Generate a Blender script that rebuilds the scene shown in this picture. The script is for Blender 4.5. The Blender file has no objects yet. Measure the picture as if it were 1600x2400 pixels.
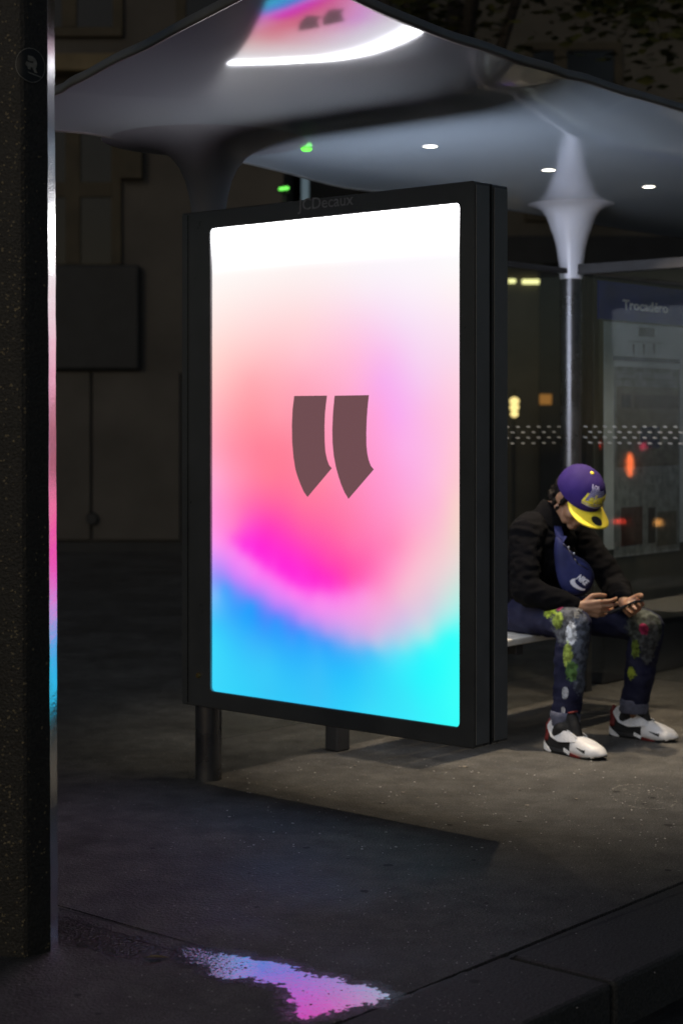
import bpy, bmesh, math, random
import numpy as np
from mathutils import Vector, Matrix, noise

random.seed(7)
S = bpy.context.scene
COL = S.collection
R = math.radians

# ------------------------------------------------------------------ camera
cam_d = bpy.data.cameras.new('camera')
cam = bpy.data.objects.new('camera', cam_d)
COL.objects.link(cam)
cam.location = (0, 0, 1.35)
cam.rotation_euler = (R(90), 0, 0)
cam_d.sensor_fit = 'HORIZONTAL'
cam_d.sensor_width = 24
cam_d.lens = 60
cam_d.shift_y = -215 / 1600
cam_d.clip_start = 0.05
cam_d.clip_end = 400
cam_d.dof.use_dof = True
cam_d.dof.focus_distance = 5.15
cam_d.dof.aperture_fstop = 3.2
S.camera = cam

# ------------------------------------------------------------------ night sky, street glow, exposure
world = bpy.data.worlds.new('World')
S.world = world
world.use_nodes = True
wn = world.node_tree
wn.nodes.clear()
sky = wn.nodes.new('ShaderNodeTexSky')
sky.sky_type = 'NISHITA'
sky.sun_disc = False
sky.sun_elevation = R(24)
sky.sun_rotation = R(205)
bg = wn.nodes.new('ShaderNodeBackground')
bg.inputs['Strength'].default_value = 0.019
wo = wn.nodes.new('ShaderNodeOutputWorld')
wn.links.new(sky.outputs[0], bg.inputs[0])
wn.links.new(bg.outputs[0], wo.inputs[0])

sun_d = bpy.data.lights.new('street_glow', 'SUN')
sun_d.energy = 0.14
sun_d.angle = R(12)
sun_d.color = (1.0, 0.86, 0.66)
sun = bpy.data.objects.new('street_glow', sun_d)
COL.objects.link(sun)
# comes from behind the camera on its left, low
d = Vector((0.45, 0.80, -0.38)).normalized()
sun.rotation_euler = d.to_track_quat('-Z', 'Y').to_euler()

S.view_settings.view_transform = 'Standard'
S.view_settings.look = 'None'
S.view_settings.gamma = 1
S.view_settings.exposure = 0
S.view_settings.use_curve_mapping = False
try:
    S.cycles.use_denoising = True
    S.cycles.max_bounces = 8
    S.cycles.glossy_bounces = 4
    S.cycles.transparent_max_bounces = 12
    S.cycles.sample_clamp_indirect = 4
    S.cycles.caustics_reflective = True
    S.cycles.blur_glossy = 0.2
except Exception:
    pass

# ------------------------------------------------------------------ helpers
RZ = math.atan2(-0.654, 0.757)          # every street object here is turned the same way
F3 = Vector((0.757, -0.654, 0)).normalized()
D3 = Vector((0.654, 0.757, 0)).normalized()
FPX, HY, CH = 4000.0, 985.0, 1.35


def lin(r, g, b):
    def f(c):
        c = c / 255
        return c / 12.92 if c <= 0.04045 else ((c + 0.055) / 1.055) ** 2.4
    return (f(r), f(g), f(b), 1)


def gpt(px, py, h=0.0):
    """point of the plane z=h that is seen at photo pixel px,py"""
    Y = FPX * (CH - h) / (py - HY)
    return Vector(((px - 800) / FPX * Y, Y, h))


def mat(name, color=(.5, .5, .5), rough=.6, metal=0.0, ior=1.5, emis=None, estr=1.0,
        noise_scale=None, noise_amt=.25, bump=0.0, bump_scale=60, rough_var=0.0, coat=0.0, detail=4):
    m = bpy.data.materials.new(name)
    m.use_nodes = True
    nt = m.node_tree
    p = nt.nodes['Principled BSDF']
    c = tuple(color[:3]) + (1,)
    p.inputs['Base Color'].default_value = c
    p.inputs['Roughness'].default_value = rough
    p.inputs['Metallic'].default_value = metal
    p.inputs['IOR'].default_value = ior
    p.inputs['Coat Weight'].default_value = coat
    p.inputs['Coat Roughness'].default_value = 0.05
    tc = nt.nodes.new('ShaderNodeTexCoord')
    if noise_scale:
        n = nt.nodes.new('ShaderNodeTexNoise')
        n.inputs['Scale'].default_value = noise_scale
        n.inputs['Detail'].default_value = detail
        nt.links.new(tc.outputs['Object'], n.inputs['Vector'])
        mr = nt.nodes.new('ShaderNodeMapRange')
        mr.inputs['From Min'].default_value = .3
        mr.inputs['From Max'].default_value = .7
        mr.inputs['To Min'].default_value = 1 - noise_amt
        mr.inputs['To Max'].default_value = 1 + noise_amt
        nt.links.new(n.outputs['Fac'], mr.inputs['Value'])
        mx = nt.nodes.new('ShaderNodeVectorMath')
        mx.operation = 'SCALE'
        mx.inputs[0].default_value = c[:3]
        nt.links.new(mr.outputs[0], mx.inputs['Scale'])
        nt.links.new(mx.outputs[0], p.inputs['Base Color'])
        if rough_var:
            m2 = nt.nodes.new('ShaderNodeMapRange')
            m2.inputs['From Min'].default_value = .3
            m2.inputs['From Max'].default_value = .7
            m2.inputs['To Min'].default_value = max(.02, rough - rough_var)
            m2.inputs['To Max'].default_value = min(1, rough + rough_var)
            nt.links.new(n.outputs['Fac'], m2.inputs['Value'])
            nt.links.new(m2.outputs[0], p.inputs['Roughness'])
    if bump:
        n2 = nt.nodes.new('ShaderNodeTexNoise')
        n2.inputs['Scale'].default_value = bump_scale
        n2.inputs['Detail'].default_value = 5
        nt.links.new(tc.outputs['Object'], n2.inputs['Vector'])
        b = nt.nodes.new('ShaderNodeBump')
        b.inputs['Strength'].default_value = bump
        b.inputs['Distance'].default_value = .01
        nt.links.new(n2.outputs['Fac'], b.inputs['Height'])
        nt.links.new(b.outputs[0], p.inputs['Normal'])
    if emis:
        p.inputs['Emission Color'].default_value = tuple(emis[:3]) + (1,)
        p.inputs['Emission Strength'].default_value = estr
    return m


def obj(name, bm, material, parent=None, smooth=False, kind=None):
    if isinstance(bm, bmesh.types.BMesh):
        me = bpy.data.meshes.new(name)
        bmesh.ops.recalc_face_normals(bm, faces=bm.faces)
        bm.to_mesh(me)
        bm.free()
    else:
        me = bm
    mats = material if isinstance(material, (list, tuple)) else [material]
    for m_ in mats:
        me.materials.append(m_)
    if smooth:
        for p in me.polygons:
            p.use_smooth = True
    o = bpy.data.objects.new(name, me)
    COL.objects.link(o)
    if parent:
        o.parent = parent
    if kind:
        o['kind'] = kind
    return o


def thing(name, label, cat, loc=(0, 0, 0), rz=0.0, group=None):
    o = bpy.data.objects.new(name, None)
    COL.objects.link(o)
    o.location = loc
    o.rotation_euler = (0, 0, rz)
    o['label'] = label
    o['category'] = cat
    if group:
        o['group'] = group
    return o


def tag(o, label, cat, group=None):
    o['label'] = label
    o['category'] = cat
    if group:
        o['group'] = group
    return o


def copy_tree(o, parent=None):
    c = o.copy()
    COL.objects.link(c)
    c.parent = parent
    for ch in list(o.children):
        copy_tree(ch, c)
    return c


def box(bm, x0, x1, y0, y1, z0, z1, bev=0.0, M=None):
    vs = [bm.verts.new((x, y, z)) for x in (x0, x1) for y in (y0, y1) for z in (z0, z1)]
    fs = [(0, 1, 3, 2), (4, 6, 7, 5), (0, 4, 5, 1), (2, 3, 7, 6), (0, 2, 6, 4), (1, 5, 7, 3)]
    faces = [bm.faces.new([vs[i] for i in f]) for f in fs]
    if bev:
        es = list({e for f in faces for e in f.edges})
        r = bmesh.ops.bevel(bm, geom=es, offset=bev, segments=2, affect='EDGES', profile=.5)
        vs = list({v for f in r['faces'] for v in f.verts} | {v for v in vs if v.is_valid})
    if M is not None:
        bmesh.ops.transform(bm, matrix=M, verts=[v for v in vs if v.is_valid])
    return vs


def tri(bm):
    bm.normal_update()
    bmesh.ops.triangulate(bm, faces=list(bm.faces))


def bx(*a, **k):
    bm = bmesh.new()
    box(bm, *a, **k)
    return bm


def lathe(bm, prof, seg=40, c=(0, 0)):
    rings = []
    for r, z in prof:
        if r < 1e-6:
            rings.append([bm.verts.new((c[0], c[1], z))])
        else:
            rings.append([bm.verts.new((c[0] + r * math.cos(2 * math.pi * i / seg), c[1] + r * math.sin(2 * math.pi * i / seg), z)) for i in range(seg)])
    for a, b in zip(rings, rings[1:]):
        for i in range(seg):
            j = (i + 1) % seg
            if len(a) == 1 and len(b) == 1:
                continue
            if len(a) == 1:
                bm.faces.new((a[0], b[j], b[i]))
            elif len(b) == 1:
                bm.faces.new((a[i], a[j], b[0]))
            else:
                bm.faces.new((a[i], a[j], b[j], b[i]))
    return bm


def prism(bm, pts, z0, z1, cap=True):
    a = [bm.verts.new((x, y, z0)) for x, y in pts]
    b = [bm.verts.new((x, y, z1)) for x, y in pts]
    n = len(pts)
    for i in range(n):
        bm.faces.new((a[i], a[(i + 1) % n], b[(i + 1) % n], b[i]))
    if cap:
        bm.faces.new(a[::-1])
        bm.faces.new(b)
    return bm


def text_mesh(body, size, extrude=0.0, bold=0.0, shear=0.0, res=3):
    cu = bpy.data.curves.new('text', 'FONT')
    cu.body = body
    cu.size = size
    cu.extrude = extrude
    cu.offset = bold
    cu.shear = shear
    cu.align_x = 'CENTER'
    cu.align_y = 'CENTER'
    cu.resolution_u = res
    o = bpy.data.objects.new('text', cu)
    COL.objects.link(o)
    dg = bpy.context.evaluated_depsgraph_get()
    me = bpy.data.meshes.new_from_object(o.evaluated_get(dg))
    bpy.data.objects.remove(o)
    me.materials.clear()
    return me


def xf(me, fn):
    for v in me.vertices:
        v.co = fn(v.co)
    return me


def ball(bm, c, r, seg=16, ring=10, M=None):
    if not hasattr(r, '__len__'):
        r = (r, r, r)
    T = Matrix.Translation(c) @ (M if M is not None else Matrix()) @ Matrix.Diagonal((*r, 1))
    bmesh.ops.create_uvsphere(bm, u_segments=seg, v_segments=ring, radius=1, matrix=T)


def taper(bm, p0, r0, p1, r1, seg=14, flat=1.0):
    p0, p1 = Vector(p0), Vector(p1)
    dd = p1 - p0
    L = dd.length
    ball(bm, p0, r0, seg, 8)
    ball(bm, p1, r1, seg, 8)
    if L < 1e-5:
        return
    q = dd.to_track_quat('Z', 'Y').to_matrix().to_4x4()
    T = Matrix.Translation((p0 + p1) / 2) @ q
    bmesh.ops.create_cone(bm, cap_ends=True, segments=seg, radius1=r0, radius2=r1, depth=L, matrix=T)


def chain(bm, pts, seg=14):
    for (a, ra), (b, rb) in zip(pts, pts[1:]):
        taper(bm, a, ra, b, rb, seg)


def melt(name, bm, material, parent, voxel=.006, smooth=6, wrinkle=None, M=None):
    """fuse overlapping solids into one continuous skin"""
    me = bpy.data.meshes.new(name)
    bm.to_mesh(me)
    bm.free()
    if M is not None:
        me.transform(M)
    o = bpy.data.objects.new(name, me)
    COL.objects.link(o)
    rm = o.modifiers.new('r', 'REMESH')
    rm.mode = 'VOXEL'
    rm.voxel_size = voxel
    sm = o.modifiers.new('s', 'SMOOTH')
    sm.factor = .5
    sm.iterations = smooth
    dg = bpy.context.evaluated_depsgraph_get()
    me2 = bpy.data.meshes.new_from_object(o.evaluated_get(dg))
    bpy.data.objects.remove(o)
    me2.name = name
    if wrinkle:
        me2.update()
        ns = [v.normal.copy() for v in me2.vertices]
        for v, n in zip(me2.vertices, ns):
            v.co = v.co + n * wrinkle(v.co)
    me2.materials.clear()
    return obj(name, me2, material, parent, smooth=True)


# ------------------------------------------------------------------ materials
def asphalt(name, base, scale=1.0, stain=None):
    m = bpy.data.materials.new(name)
    m.use_nodes = True
    nt = m.node_tree
    p = nt.nodes['Principled BSDF']
    N = nt.nodes.new
    L = nt.links.new
    geo = N('ShaderNodeNewGeometry')
    big = N('ShaderNodeTexNoise'); big.inputs['Scale'].default_value = 1.7; big.inputs['Detail'].default_value = 6
    big.inputs['Roughness'].default_value = .65
    L(geo.outputs['Position'], big.inputs['Vector'])
    fine = N('ShaderNodeTexNoise'); fine.inputs['Scale'].default_value = 210; fine.inputs['Detail'].default_value = 3
    L(geo.outputs['Position'], fine.inputs['Vector'])
    vor = N('ShaderNodeTexVoronoi'); vor.inputs['Scale'].default_value = 95
    L(geo.outputs['Position'], vor.inputs['Vector'])
    mr = N('ShaderNodeMapRange'); mr.inputs['From Min'].default_value = .3; mr.inputs['From Max'].default_value = .72
    mr.inputs['To Min'].default_value = .62; mr.inputs['To Max'].default_value = 1.35
    L(big.outputs['Fac'], mr.inputs['Value'])
    mf = N('ShaderNodeMapRange'); mf.inputs['From Min'].default_value = .3; mf.inputs['From Max'].default_value = .75
    mf.inputs['To Min'].default_value = .35; mf.inputs['To Max'].default_value = 1.85
    L(fine.outputs['Fac'], mf.inputs['Value'])
    mul = N('ShaderNodeMath'); mul.operation = 'MULTIPLY'
    L(mr.outputs[0], mul.inputs[0]); L(mf.outputs[0], mul.inputs[1])
    # light aggregate flecks
    rnd = N('ShaderNodeSeparateColor'); L(vor.outputs['Color'], rnd.inputs[0])
    gt = N('ShaderNodeMath'); gt.operation = 'GREATER_THAN'; gt.inputs[1].default_value = .988
    L(rnd.outputs[0], gt.inputs[0])
    lt = N('ShaderNodeMath'); lt.operation = 'LESS_THAN'; lt.inputs[1].default_value = .35
    L(vor.outputs['Distance'], lt.inputs[0])
    fl = N('ShaderNodeMath'); fl.operation = 'MULTIPLY'
    L(gt.outputs[0], fl.inputs[0]); L(lt.outputs[0], fl.inputs[1])
    fl2 = N('ShaderNodeMath'); fl2.operation = 'MULTIPLY'; fl2.inputs[1].default_value = 2.2
    L(fl.outputs[0], fl2.inputs[0])
    add = N('ShaderNodeMath'); add.operation = 'ADD'
    L(mul.outputs[0], add.inputs[0]); L(fl2.outputs[0], add.inputs[1])
    med = N('ShaderNodeTexNoise'); med.inputs['Scale'].default_value = 9; med.inputs['Detail'].default_value = 7; med.inputs['Roughness'].default_value = .7
    L(geo.outputs['Position'], med.inputs['Vector'])
    mm_ = N('ShaderNodeMapRange'); mm_.inputs['From Min'].default_value = .3; mm_.inputs['From Max'].default_value = .7
    mm_.inputs['To Min'].default_value = .62; mm_.inputs['To Max'].default_value = 1.38
    L(med.outputs['Fac'], mm_.inputs['Value'])
    last = N('ShaderNodeMath'); last.operation = 'MULTIPLY'
    L(add.outputs[0], last.inputs[0]); L(mm_.outputs[0], last.inputs[1])
    sc = N('ShaderNodeVectorMath'); sc.operation = 'SCALE'; sc.inputs[0].default_value = base
    L(last.outputs[0], sc.inputs['Scale'])
    col = sc.outputs[0]
    rough = N('ShaderNodeMapRange'); rough.inputs['From Min'].default_value = .35; rough.inputs['From Max'].default_value = .65
    rough.inputs['To Min'].default_value = .5; rough.inputs['To Max'].default_value = .85
    L(big.outputs['Fac'], rough.inputs['Value'])
    rv = rough.outputs[0]
    if stain:
        # a damp patch with its own ragged outline
        (sx, sy), rad = stain
        mp = N('ShaderNodeVectorMath'); mp.operation = 'SUBTRACT'; mp.inputs[1].default_value = (sx, sy, 0)
        L(geo.outputs['Position'], mp.inputs[0])
        rot = N('ShaderNodeVectorRotate'); rot.rotation_type = 'Z_AXIS'; rot.inputs['Angle'].default_value = -RZ
        L(mp.outputs[0], rot.inputs['Vector'])
        s3 = N('ShaderNodeVectorMath'); s3.operation = 'MULTIPLY'; s3.inputs[1].default_value = (1 / rad[0], 1 / rad[1], 0)
        L(rot.outputs[0], s3.inputs[0])
        ln = N('ShaderNodeVectorMath'); ln.operation = 'LENGTH'; L(s3.outputs[0], ln.inputs[0])
        n5 = N('ShaderNodeTexNoise'); n5.inputs['Scale'].default_value = 9; n5.inputs['Detail'].default_value = 5
        L(geo.outputs['Position'], n5.inputs['Vector'])
        ad = N('ShaderNodeMath'); ad.operation = 'MULTIPLY_ADD'; ad.inputs[1].default_value = 1.4
        L(n5.outputs['Fac'], ad.inputs[0]); L(ln.outputs['Value'], ad.inputs[2])
        ms = N('ShaderNodeMapRange'); ms.inputs['From Min'].default_value = 1.35; ms.inputs['From Max'].default_value = 1.75
        ms.inputs['To Min'].default_value = .42; ms.inputs['To Max'].default_value = 1
        L(ad.outputs[0], ms.inputs['Value'])
        s4 = N('ShaderNodeVectorMath'); s4.operation = 'SCALE'
        L(col, s4.inputs[0]); L(ms.outputs[0], s4.inputs['Scale'])
        col = s4.outputs[0]
        mm = N('ShaderNodeMath'); mm.operation = 'MULTIPLY'
        L(rv, mm.inputs[0]); L(ms.outputs[0], mm.inputs[1])
        rv = mm.outputs[0]
    L(col, p.inputs['Base Color'])
    L(rv, p.inputs['Roughness'])
    b = N('ShaderNodeBump'); b.inputs['Strength'].default_value = .9; b.inputs['Distance'].default_value = .003
    addh = N('ShaderNodeMath'); addh.operation = 'ADD'
    L(fine.outputs['Fac'], addh.inputs[0]); L(vor.outputs['Distance'], addh.inputs[1])
    L(addh.outputs[0], b.inputs['Height'])
    L(b.outputs[0], p.inputs['Normal'])
    p.inputs['Specular IOR Level'].default_value = .35
    return m


M_ASPH = asphalt('asphalt', (.098, .094, .085), stain=((-.60, 4.42), (.30, .10)))
M_ROAD = asphalt('road_asphalt', (.024, .024, .023))
M_KERB = mat('granite', (.050, .049, .046), .7, noise_scale=180, noise_amt=.45, bump=.5, bump_scale=120)
M_BLACK = mat('black_powder_coat', (.062, .066, .070), .34, noise_scale=7, noise_amt=.12, rough_var=.07, bump=.02, bump_scale=900)
M_BLACK2 = mat('black_inner', (.006, .006, .007), .25, noise_scale=5, noise_amt=.2)
M_LETTER = mat('dark_grey_letters', (.26, .26, .27), .5, noise_scale=40)
M_STEEL = mat('grey_steel', (.15, .15, .16), .30, .85, noise_scale=9, noise_amt=.2, rough_var=.1, bump=.04, bump_scale=200)
M_RAIL = mat('rail_grey', (.032, .032, .034), .5, noise_scale=9)
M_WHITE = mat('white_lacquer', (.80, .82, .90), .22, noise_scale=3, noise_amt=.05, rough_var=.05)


def m_roof():
    m = bpy.data.materials.new('roof_lacquer')
    m.use_nodes = True
    nt = m.node_tree
    N, L = nt.nodes.new, nt.links.new
    out = nt.nodes['Material Output']
    p = nt.nodes['Principled BSDF']
    p.inputs['Base Color'].default_value = (.70, .82, .93, 1)
    p.inputs['Roughness'].default_value = .35
    p.inputs['Specular IOR Level'].default_value = .3
    g = N('ShaderNodeBsdfGlossy')
    g.inputs['Color'].default_value = (.93, .94, 1, 1)
    g.inputs['Roughness'].default_value = .10
    lw = N('ShaderNodeFresnel')
    lw.inputs['IOR'].default_value = 2.3
    tc = N('ShaderNodeTexCoord')
    n = N('ShaderNodeTexNoise'); n.inputs['Scale'].default_value = 2.2; n.inputs['Detail'].default_value = 1.5
    L(tc.outputs['Object'], n.inputs['Vector'])
    b = N('ShaderNodeBump'); b.inputs['Strength'].default_value = .22; b.inputs['Distance'].default_value = .012
    L(n.outputs['Fac'], b.inputs['Height'])
    L(b.outputs[0], g.inputs['Normal'])
    mr = N('ShaderNodeMapRange'); mr.inputs['To Min'].default_value = .20; mr.inputs['To Max'].default_value = .62
    L(lw.outputs[0], mr.inputs['Value'])
    mix = N('ShaderNodeMixShader')
    L(mr.outputs[0], mix.inputs[0]); L(p.outputs[0], mix.inputs[1]); L(g.outputs[0], mix.inputs[2])
    L(mix.outputs[0], out.inputs[0])
    return m


M_ROOF = m_roof()


def m_glass():
    m = bpy.data.materials.new('glass')
    m.use_nodes = True
    nt = m.node_tree
    N, L = nt.nodes.new, nt.links.new
    out = nt.nodes['Material Output']
    nt.nodes.remove(nt.nodes['Principled BSDF'])
    t = N('ShaderNodeBsdfTransparent'); t.inputs[0].default_value = (.93, .95, .94, 1)
    g = N('ShaderNodeBsdfGlossy'); g.inputs['Roughness'].default_value = .02
    lw = N('ShaderNodeLayerWeight'); lw.inputs['Blend'].default_value = .5
    pw = N('ShaderNodeMath'); pw.operation = 'POWER'; pw.inputs[1].default_value = 5
    L(lw.outputs['Facing'], pw.inputs[0])
    fr = N('ShaderNodeMath'); fr.operation = 'MULTIPLY_ADD'; fr.inputs[1].default_value = .95; fr.inputs[2].default_value = .045
    L(pw.outputs[0], fr.inputs[0])
    n = N('ShaderNodeTexNoise'); n.inputs['Scale'].default_value = 6
    mr = N('ShaderNodeMapRange'); mr.inputs['To Min'].default_value = .005; mr.inputs['To Max'].default_value = .05
    L(n.outputs['Fac'], mr.inputs['Value']); L(mr.outputs[0], g.inputs['Roughness'])
    mix = N('ShaderNodeMixShader')
    L(fr.outputs[0], mix.inputs[0]); L(t.outputs[0], mix.inputs[1]); L(g.outputs[0], mix.inputs[2])
    L(mix.outputs[0], out.inputs[0])
    return m


M_GLASS = m_glass()
M_DOT = mat('frit_dot', (.26, .27, .27), .5, noise_scale=60)


def m_emit(name, color, strength):
    return mat(name, (.02, .02, .02), .5, emis=color, estr=strength)


# ================================================================== SETTING
# road sheet reaching the horizon, below the pavement
bm = bmesh.new()
box(bm, -150, 150, -60, 250, -.40, -.12)
obj('road', bm, M_ROAD, kind='structure')

# pavement in two poured fields either side of a joint, ending at the granite kerb
J0, J1 = gpt(140, 2131), gpt(905, 2335)      # the joint across the pavement
K0 = gpt(800, 2393)                          # inner edge of the kerb
C1 = Vector((-.5, 6.42, 0))                  # first shelter column
LOC = lambda p: ((p - C1).dot(F3), (p - C1).dot(D3))
kf = LOC(K0)[0]
jd = (LOC(J0)[1] + LOC(J1)[1]) / 2
pave = bpy.data.objects.new('pavement', None)
COL.objects.link(pave)
pave.location = C1
pave.rotation_euler = (0, 0, RZ)
pave['kind'] = 'structure'


def slab(name, x0, x1, y0, y1, m, step=.35):
    bm = bmesh.new()
    box(bm, x0, x1, y0, y1, -.12, 0)
    top = [f for f in bm.faces if f.calc_center_median().z > -.001]
    return obj(name, bm, m, pave)


slab('asphalt_field', -22, kf - .004, jd + .004, 40, M_ASPH)
slab('asphalt_field', -22, kf - .004, -14, jd - .004, M_ASPH)
bm = bmesh.new()
box(bm, -22, kf - .0045, -14, 40, -.119, -.010)
obj('joint_bed', bm, mat('joint_tar', (.008, .008, .008), .6, noise_scale=40), pave)
kerb = bpy.data.objects.new('kerb', None)
COL.objects.link(kerb)
kerb.location = C1
kerb.rotation_euler = (0, 0, RZ)
kerb['kind'] = 'structure'
y = -6.0
bm0 = bmesh.new()
box(bm0, 0, .32, 0, .986, -.20, .002, bev=.012)
stone = obj('kerb_stone', bm0, M_KERB, kerb)
stone.location = (kf + .006, y, 0)
for i in range(1, 26):
    c = stone.copy()
    COL.objects.link(c)
    c.parent = kerb
    c.location = (kf + .006 + random.uniform(-.002, .002), y + i * 1.0, random.uniform(-.003, .001))

# ------------------------------------------------------------------ puddle
PUD = [(428, 2225), (463, 2222), (505, 2237), (558, 2243), (596, 2257), (624, 2258), (681, 2269), (726, 2292), (786, 2297),
       (807, 2311), (852, 2313), (909, 2336), (880, 2353), (838, 2360), (803, 2371), (754, 2381), (709, 2389), (691, 2378),
       (691, 2360), (677, 2325), (660, 2311), (610, 2304), (585, 2294), (554, 2297), (526, 2301), (484, 2287), (477, 2273),
       (446, 2261), (421, 2241)]


def m_puddle():
    m = bpy.data.materials.new('wet_film')
    m.use_nodes = True
    nt = m.node_tree
    N, L = nt.nodes.new, nt.links.new
    out = nt.nodes['Material Output']
    p = nt.nodes['Principled BSDF']
    p.inputs['Base Color'].default_value = (.012, .012, .012, 1)
    p.inputs['IOR'].default_value = 9.0
    geo = N('ShaderNodeNewGeometry')
    n1 = N('ShaderNodeTexNoise'); n1.inputs['Scale'].default_value = 22; n1.inputs['Detail'].default_value = 6
    n1.inputs['Roughness'].default_value = .7
    L(geo.outputs['Position'], n1.inputs['Vector'])
    n2 = N('ShaderNodeTexNoise'); n2.inputs['Scale'].default_value = 150; n2.inputs['Detail'].default_value = 3
    L(geo.outputs['Position'], n2.inputs['Vector'])
    n3 = N('ShaderNodeTexNoise'); n3.inputs['Scale'].default_value = 62; n3.inputs['Detail'].default_value = 4
    L(geo.outputs['Position'], n3.inputs['Vector'])
    sx = N('ShaderNodeSeparateXYZ'); L(geo.outputs['Position'], sx.inputs[0])
    thin = N('ShaderNodeMapRange'); thin.inputs['From Min'].default_value = -.20; thin.inputs['From Max'].default_value = -.36
    L(sx.outputs['X'], thin.inputs['Value'])
    r = N('ShaderNodeMapRange'); r.inputs['From Min'].default_value = .35; r.inputs['From Max'].default_value = .7
    r.inputs['To Min'].default_value = .05; r.inputs['To Max'].default_value = .20
    L(n1.outputs['Fac'], r.inputs['Value']); L(r.outputs[0], p.inputs['Roughness'])
    b = N('ShaderNodeBump'); b.inputs['Distance'].default_value = .002
    bs = N('ShaderNodeMapRange'); bs.inputs['To Min'].default_value = .14; bs.inputs['To Max'].default_value = .8
    L(thin.outputs[0], bs.inputs['Value']); L(bs.outputs[0], b.inputs['Strength'])
    L(n2.outputs['Fac'], b.inputs['Height']); L(b.outputs[0], p.inputs['Normal'])
    # ragged shore: distance to the outline plus two sizes of noise
    at = N('ShaderNodeAttribute'); at.attribute_name = 'shore'
    def madd(a, k, c):
        q = N('ShaderNodeMath'); q.operation = 'MULTIPLY_ADD'; q.inputs[1].default_value = k
        L(a, q.inputs[0])
        if isinstance(c, float):
            q.inputs[2].default_value = c
        else:
            L(c, q.inputs[2])
        return q.outputs[0]
    e = madd(n1.outputs['Fac'], .075, at.outputs['Fac'])
    e = madd(n3.outputs['Fac'], .085, e)
    tk = madd(thin.outputs[0], -.012, -.078)
    ad = N('ShaderNodeMath'); ad.operation = 'ADD'; L(e, ad.inputs[0]); L(tk, ad.inputs[1])
    def ramp(a, lo, hi, v=1.0):
        q = N('ShaderNodeMapRange'); q.inputs['From Min'].default_value = lo; q.inputs['From Max'].default_value = hi
        q.inputs['To Max'].default_value = v
        L(a, q.inputs['Value']); return q.outputs[0]
    film = ramp(ad.outputs[0], -.0015, .0025)
    # bare grains poke through the film
    gr = N('ShaderNodeTexVoronoi'); gr.inputs['Scale'].default_value = 85; L(geo.outputs['Position'], gr.inputs['Vector'])
    gl = N('ShaderNodeMath'); gl.operation = 'ADD'; L(gr.outputs['Distance'], gl.inputs[0]); L(madd(thin.outputs[0], -.36, madd(n1.outputs['Fac'], .55, -.10)), gl.inputs[1])
    gm = ramp(gl.outputs[0], .28, .33)
    fm = N('ShaderNodeMath'); fm.operation = 'MULTIPLY'; L(film, fm.inputs[0]); L(gm, fm.inputs[1])
    damp = N('ShaderNodeBsdfPrincipled')
    damp.inputs['Base Color'].default_value = (.014, .0135, .013, 1); damp.inputs['Roughness'].default_value = .34
    damp.inputs['Specular IOR Level'].default_value = .5
    L(b.outputs[0], damp.inputs['Normal'])
    tr = N('ShaderNodeBsdfTransparent')
    m1 = N('ShaderNodeMixShader'); L(ramp(ad.outputs[0], -.045, .0, .75), m1.inputs[0]); L(tr.outputs[0], m1.inputs[1]); L(damp.outputs[0], m1.inputs[2])
    m2 = N('ShaderNodeMixShader'); L(fm.outputs[0], m2.inputs[0]); L(m1.outputs[0], m2.inputs[1]); L(p.outputs[0], m2.inputs[2])
    L(m2.outputs[0], out.inputs[0])
    return m


M_PUD = m_puddle()
poly_ = np.array([tuple(gpt(*q).to_2d()) for q in PUD])
GX, GY = np.linspace(poly_[:, 0].min() - .13, poly_[:, 0].max() + .13, 170), np.linspace(poly_[:, 1].min() - .13, poly_[:, 1].max() + .13, 150)
XX, YY = np.meshgrid(GX, GY)
PT = np.stack([XX.ravel(), YY.ravel()], 1)
dist = np.full(len(PT), 9.0)
inside = np.zeros(len(PT), bool)
for i in range(len(poly_)):
    a, b = poly_[i], poly_[(i + 1) % len(poly_)]
    ab = b - a
    t = np.clip(((PT - a) @ ab) / (ab @ ab), 0, 1)
    dist = np.minimum(dist, np.hypot(*(PT - (a + t[:, None] * ab)).T))
    cr = ((a[1] > PT[:, 1]) != (b[1] > PT[:, 1])) & (PT[:, 0] < (b[0] - a[0]) * (PT[:, 1] - a[1]) / (b[1] - a[1] + 1e-12) + a[0])
    inside ^= cr
sd = np.where(inside, dist, -dist)
me = bpy.data.meshes.new('puddle')
nx_, ny_ = len(GX), len(GY)
me.from_pydata([(x, y, .0015 + (y - GY[0]) * .0045) for x, y in PT], [], [(j * nx_ + i, j * nx_ + i + 1, (j + 1) * nx_ + i + 1, (j + 1) * nx_ + i) for j in range(ny_ - 1) for i in range(nx_ - 1)])
at_ = me.attributes.new('shore', 'FLOAT', 'POINT')
at_.data.foreach_set('value', sd.astype(np.float32))
pud = obj('puddle', me, M_PUD, kind='structure')
# stones standing out of the water film and the grit around it
bm = bmesh.new()
rs = random.Random(3)


def pebble(bm, x, y, r, flat=.45):
    T = Matrix.Translation((x, y, r * .2)) @ Matrix.Rotation(rs.uniform(0, 6), 4, 'Z') @ Matrix.Diagonal((r * rs.uniform(.8, 1.6), r, r * flat, 1))
    bmesh.ops.create_icosphere(bm, subdivisions=1, radius=1, matrix=T)


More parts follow.
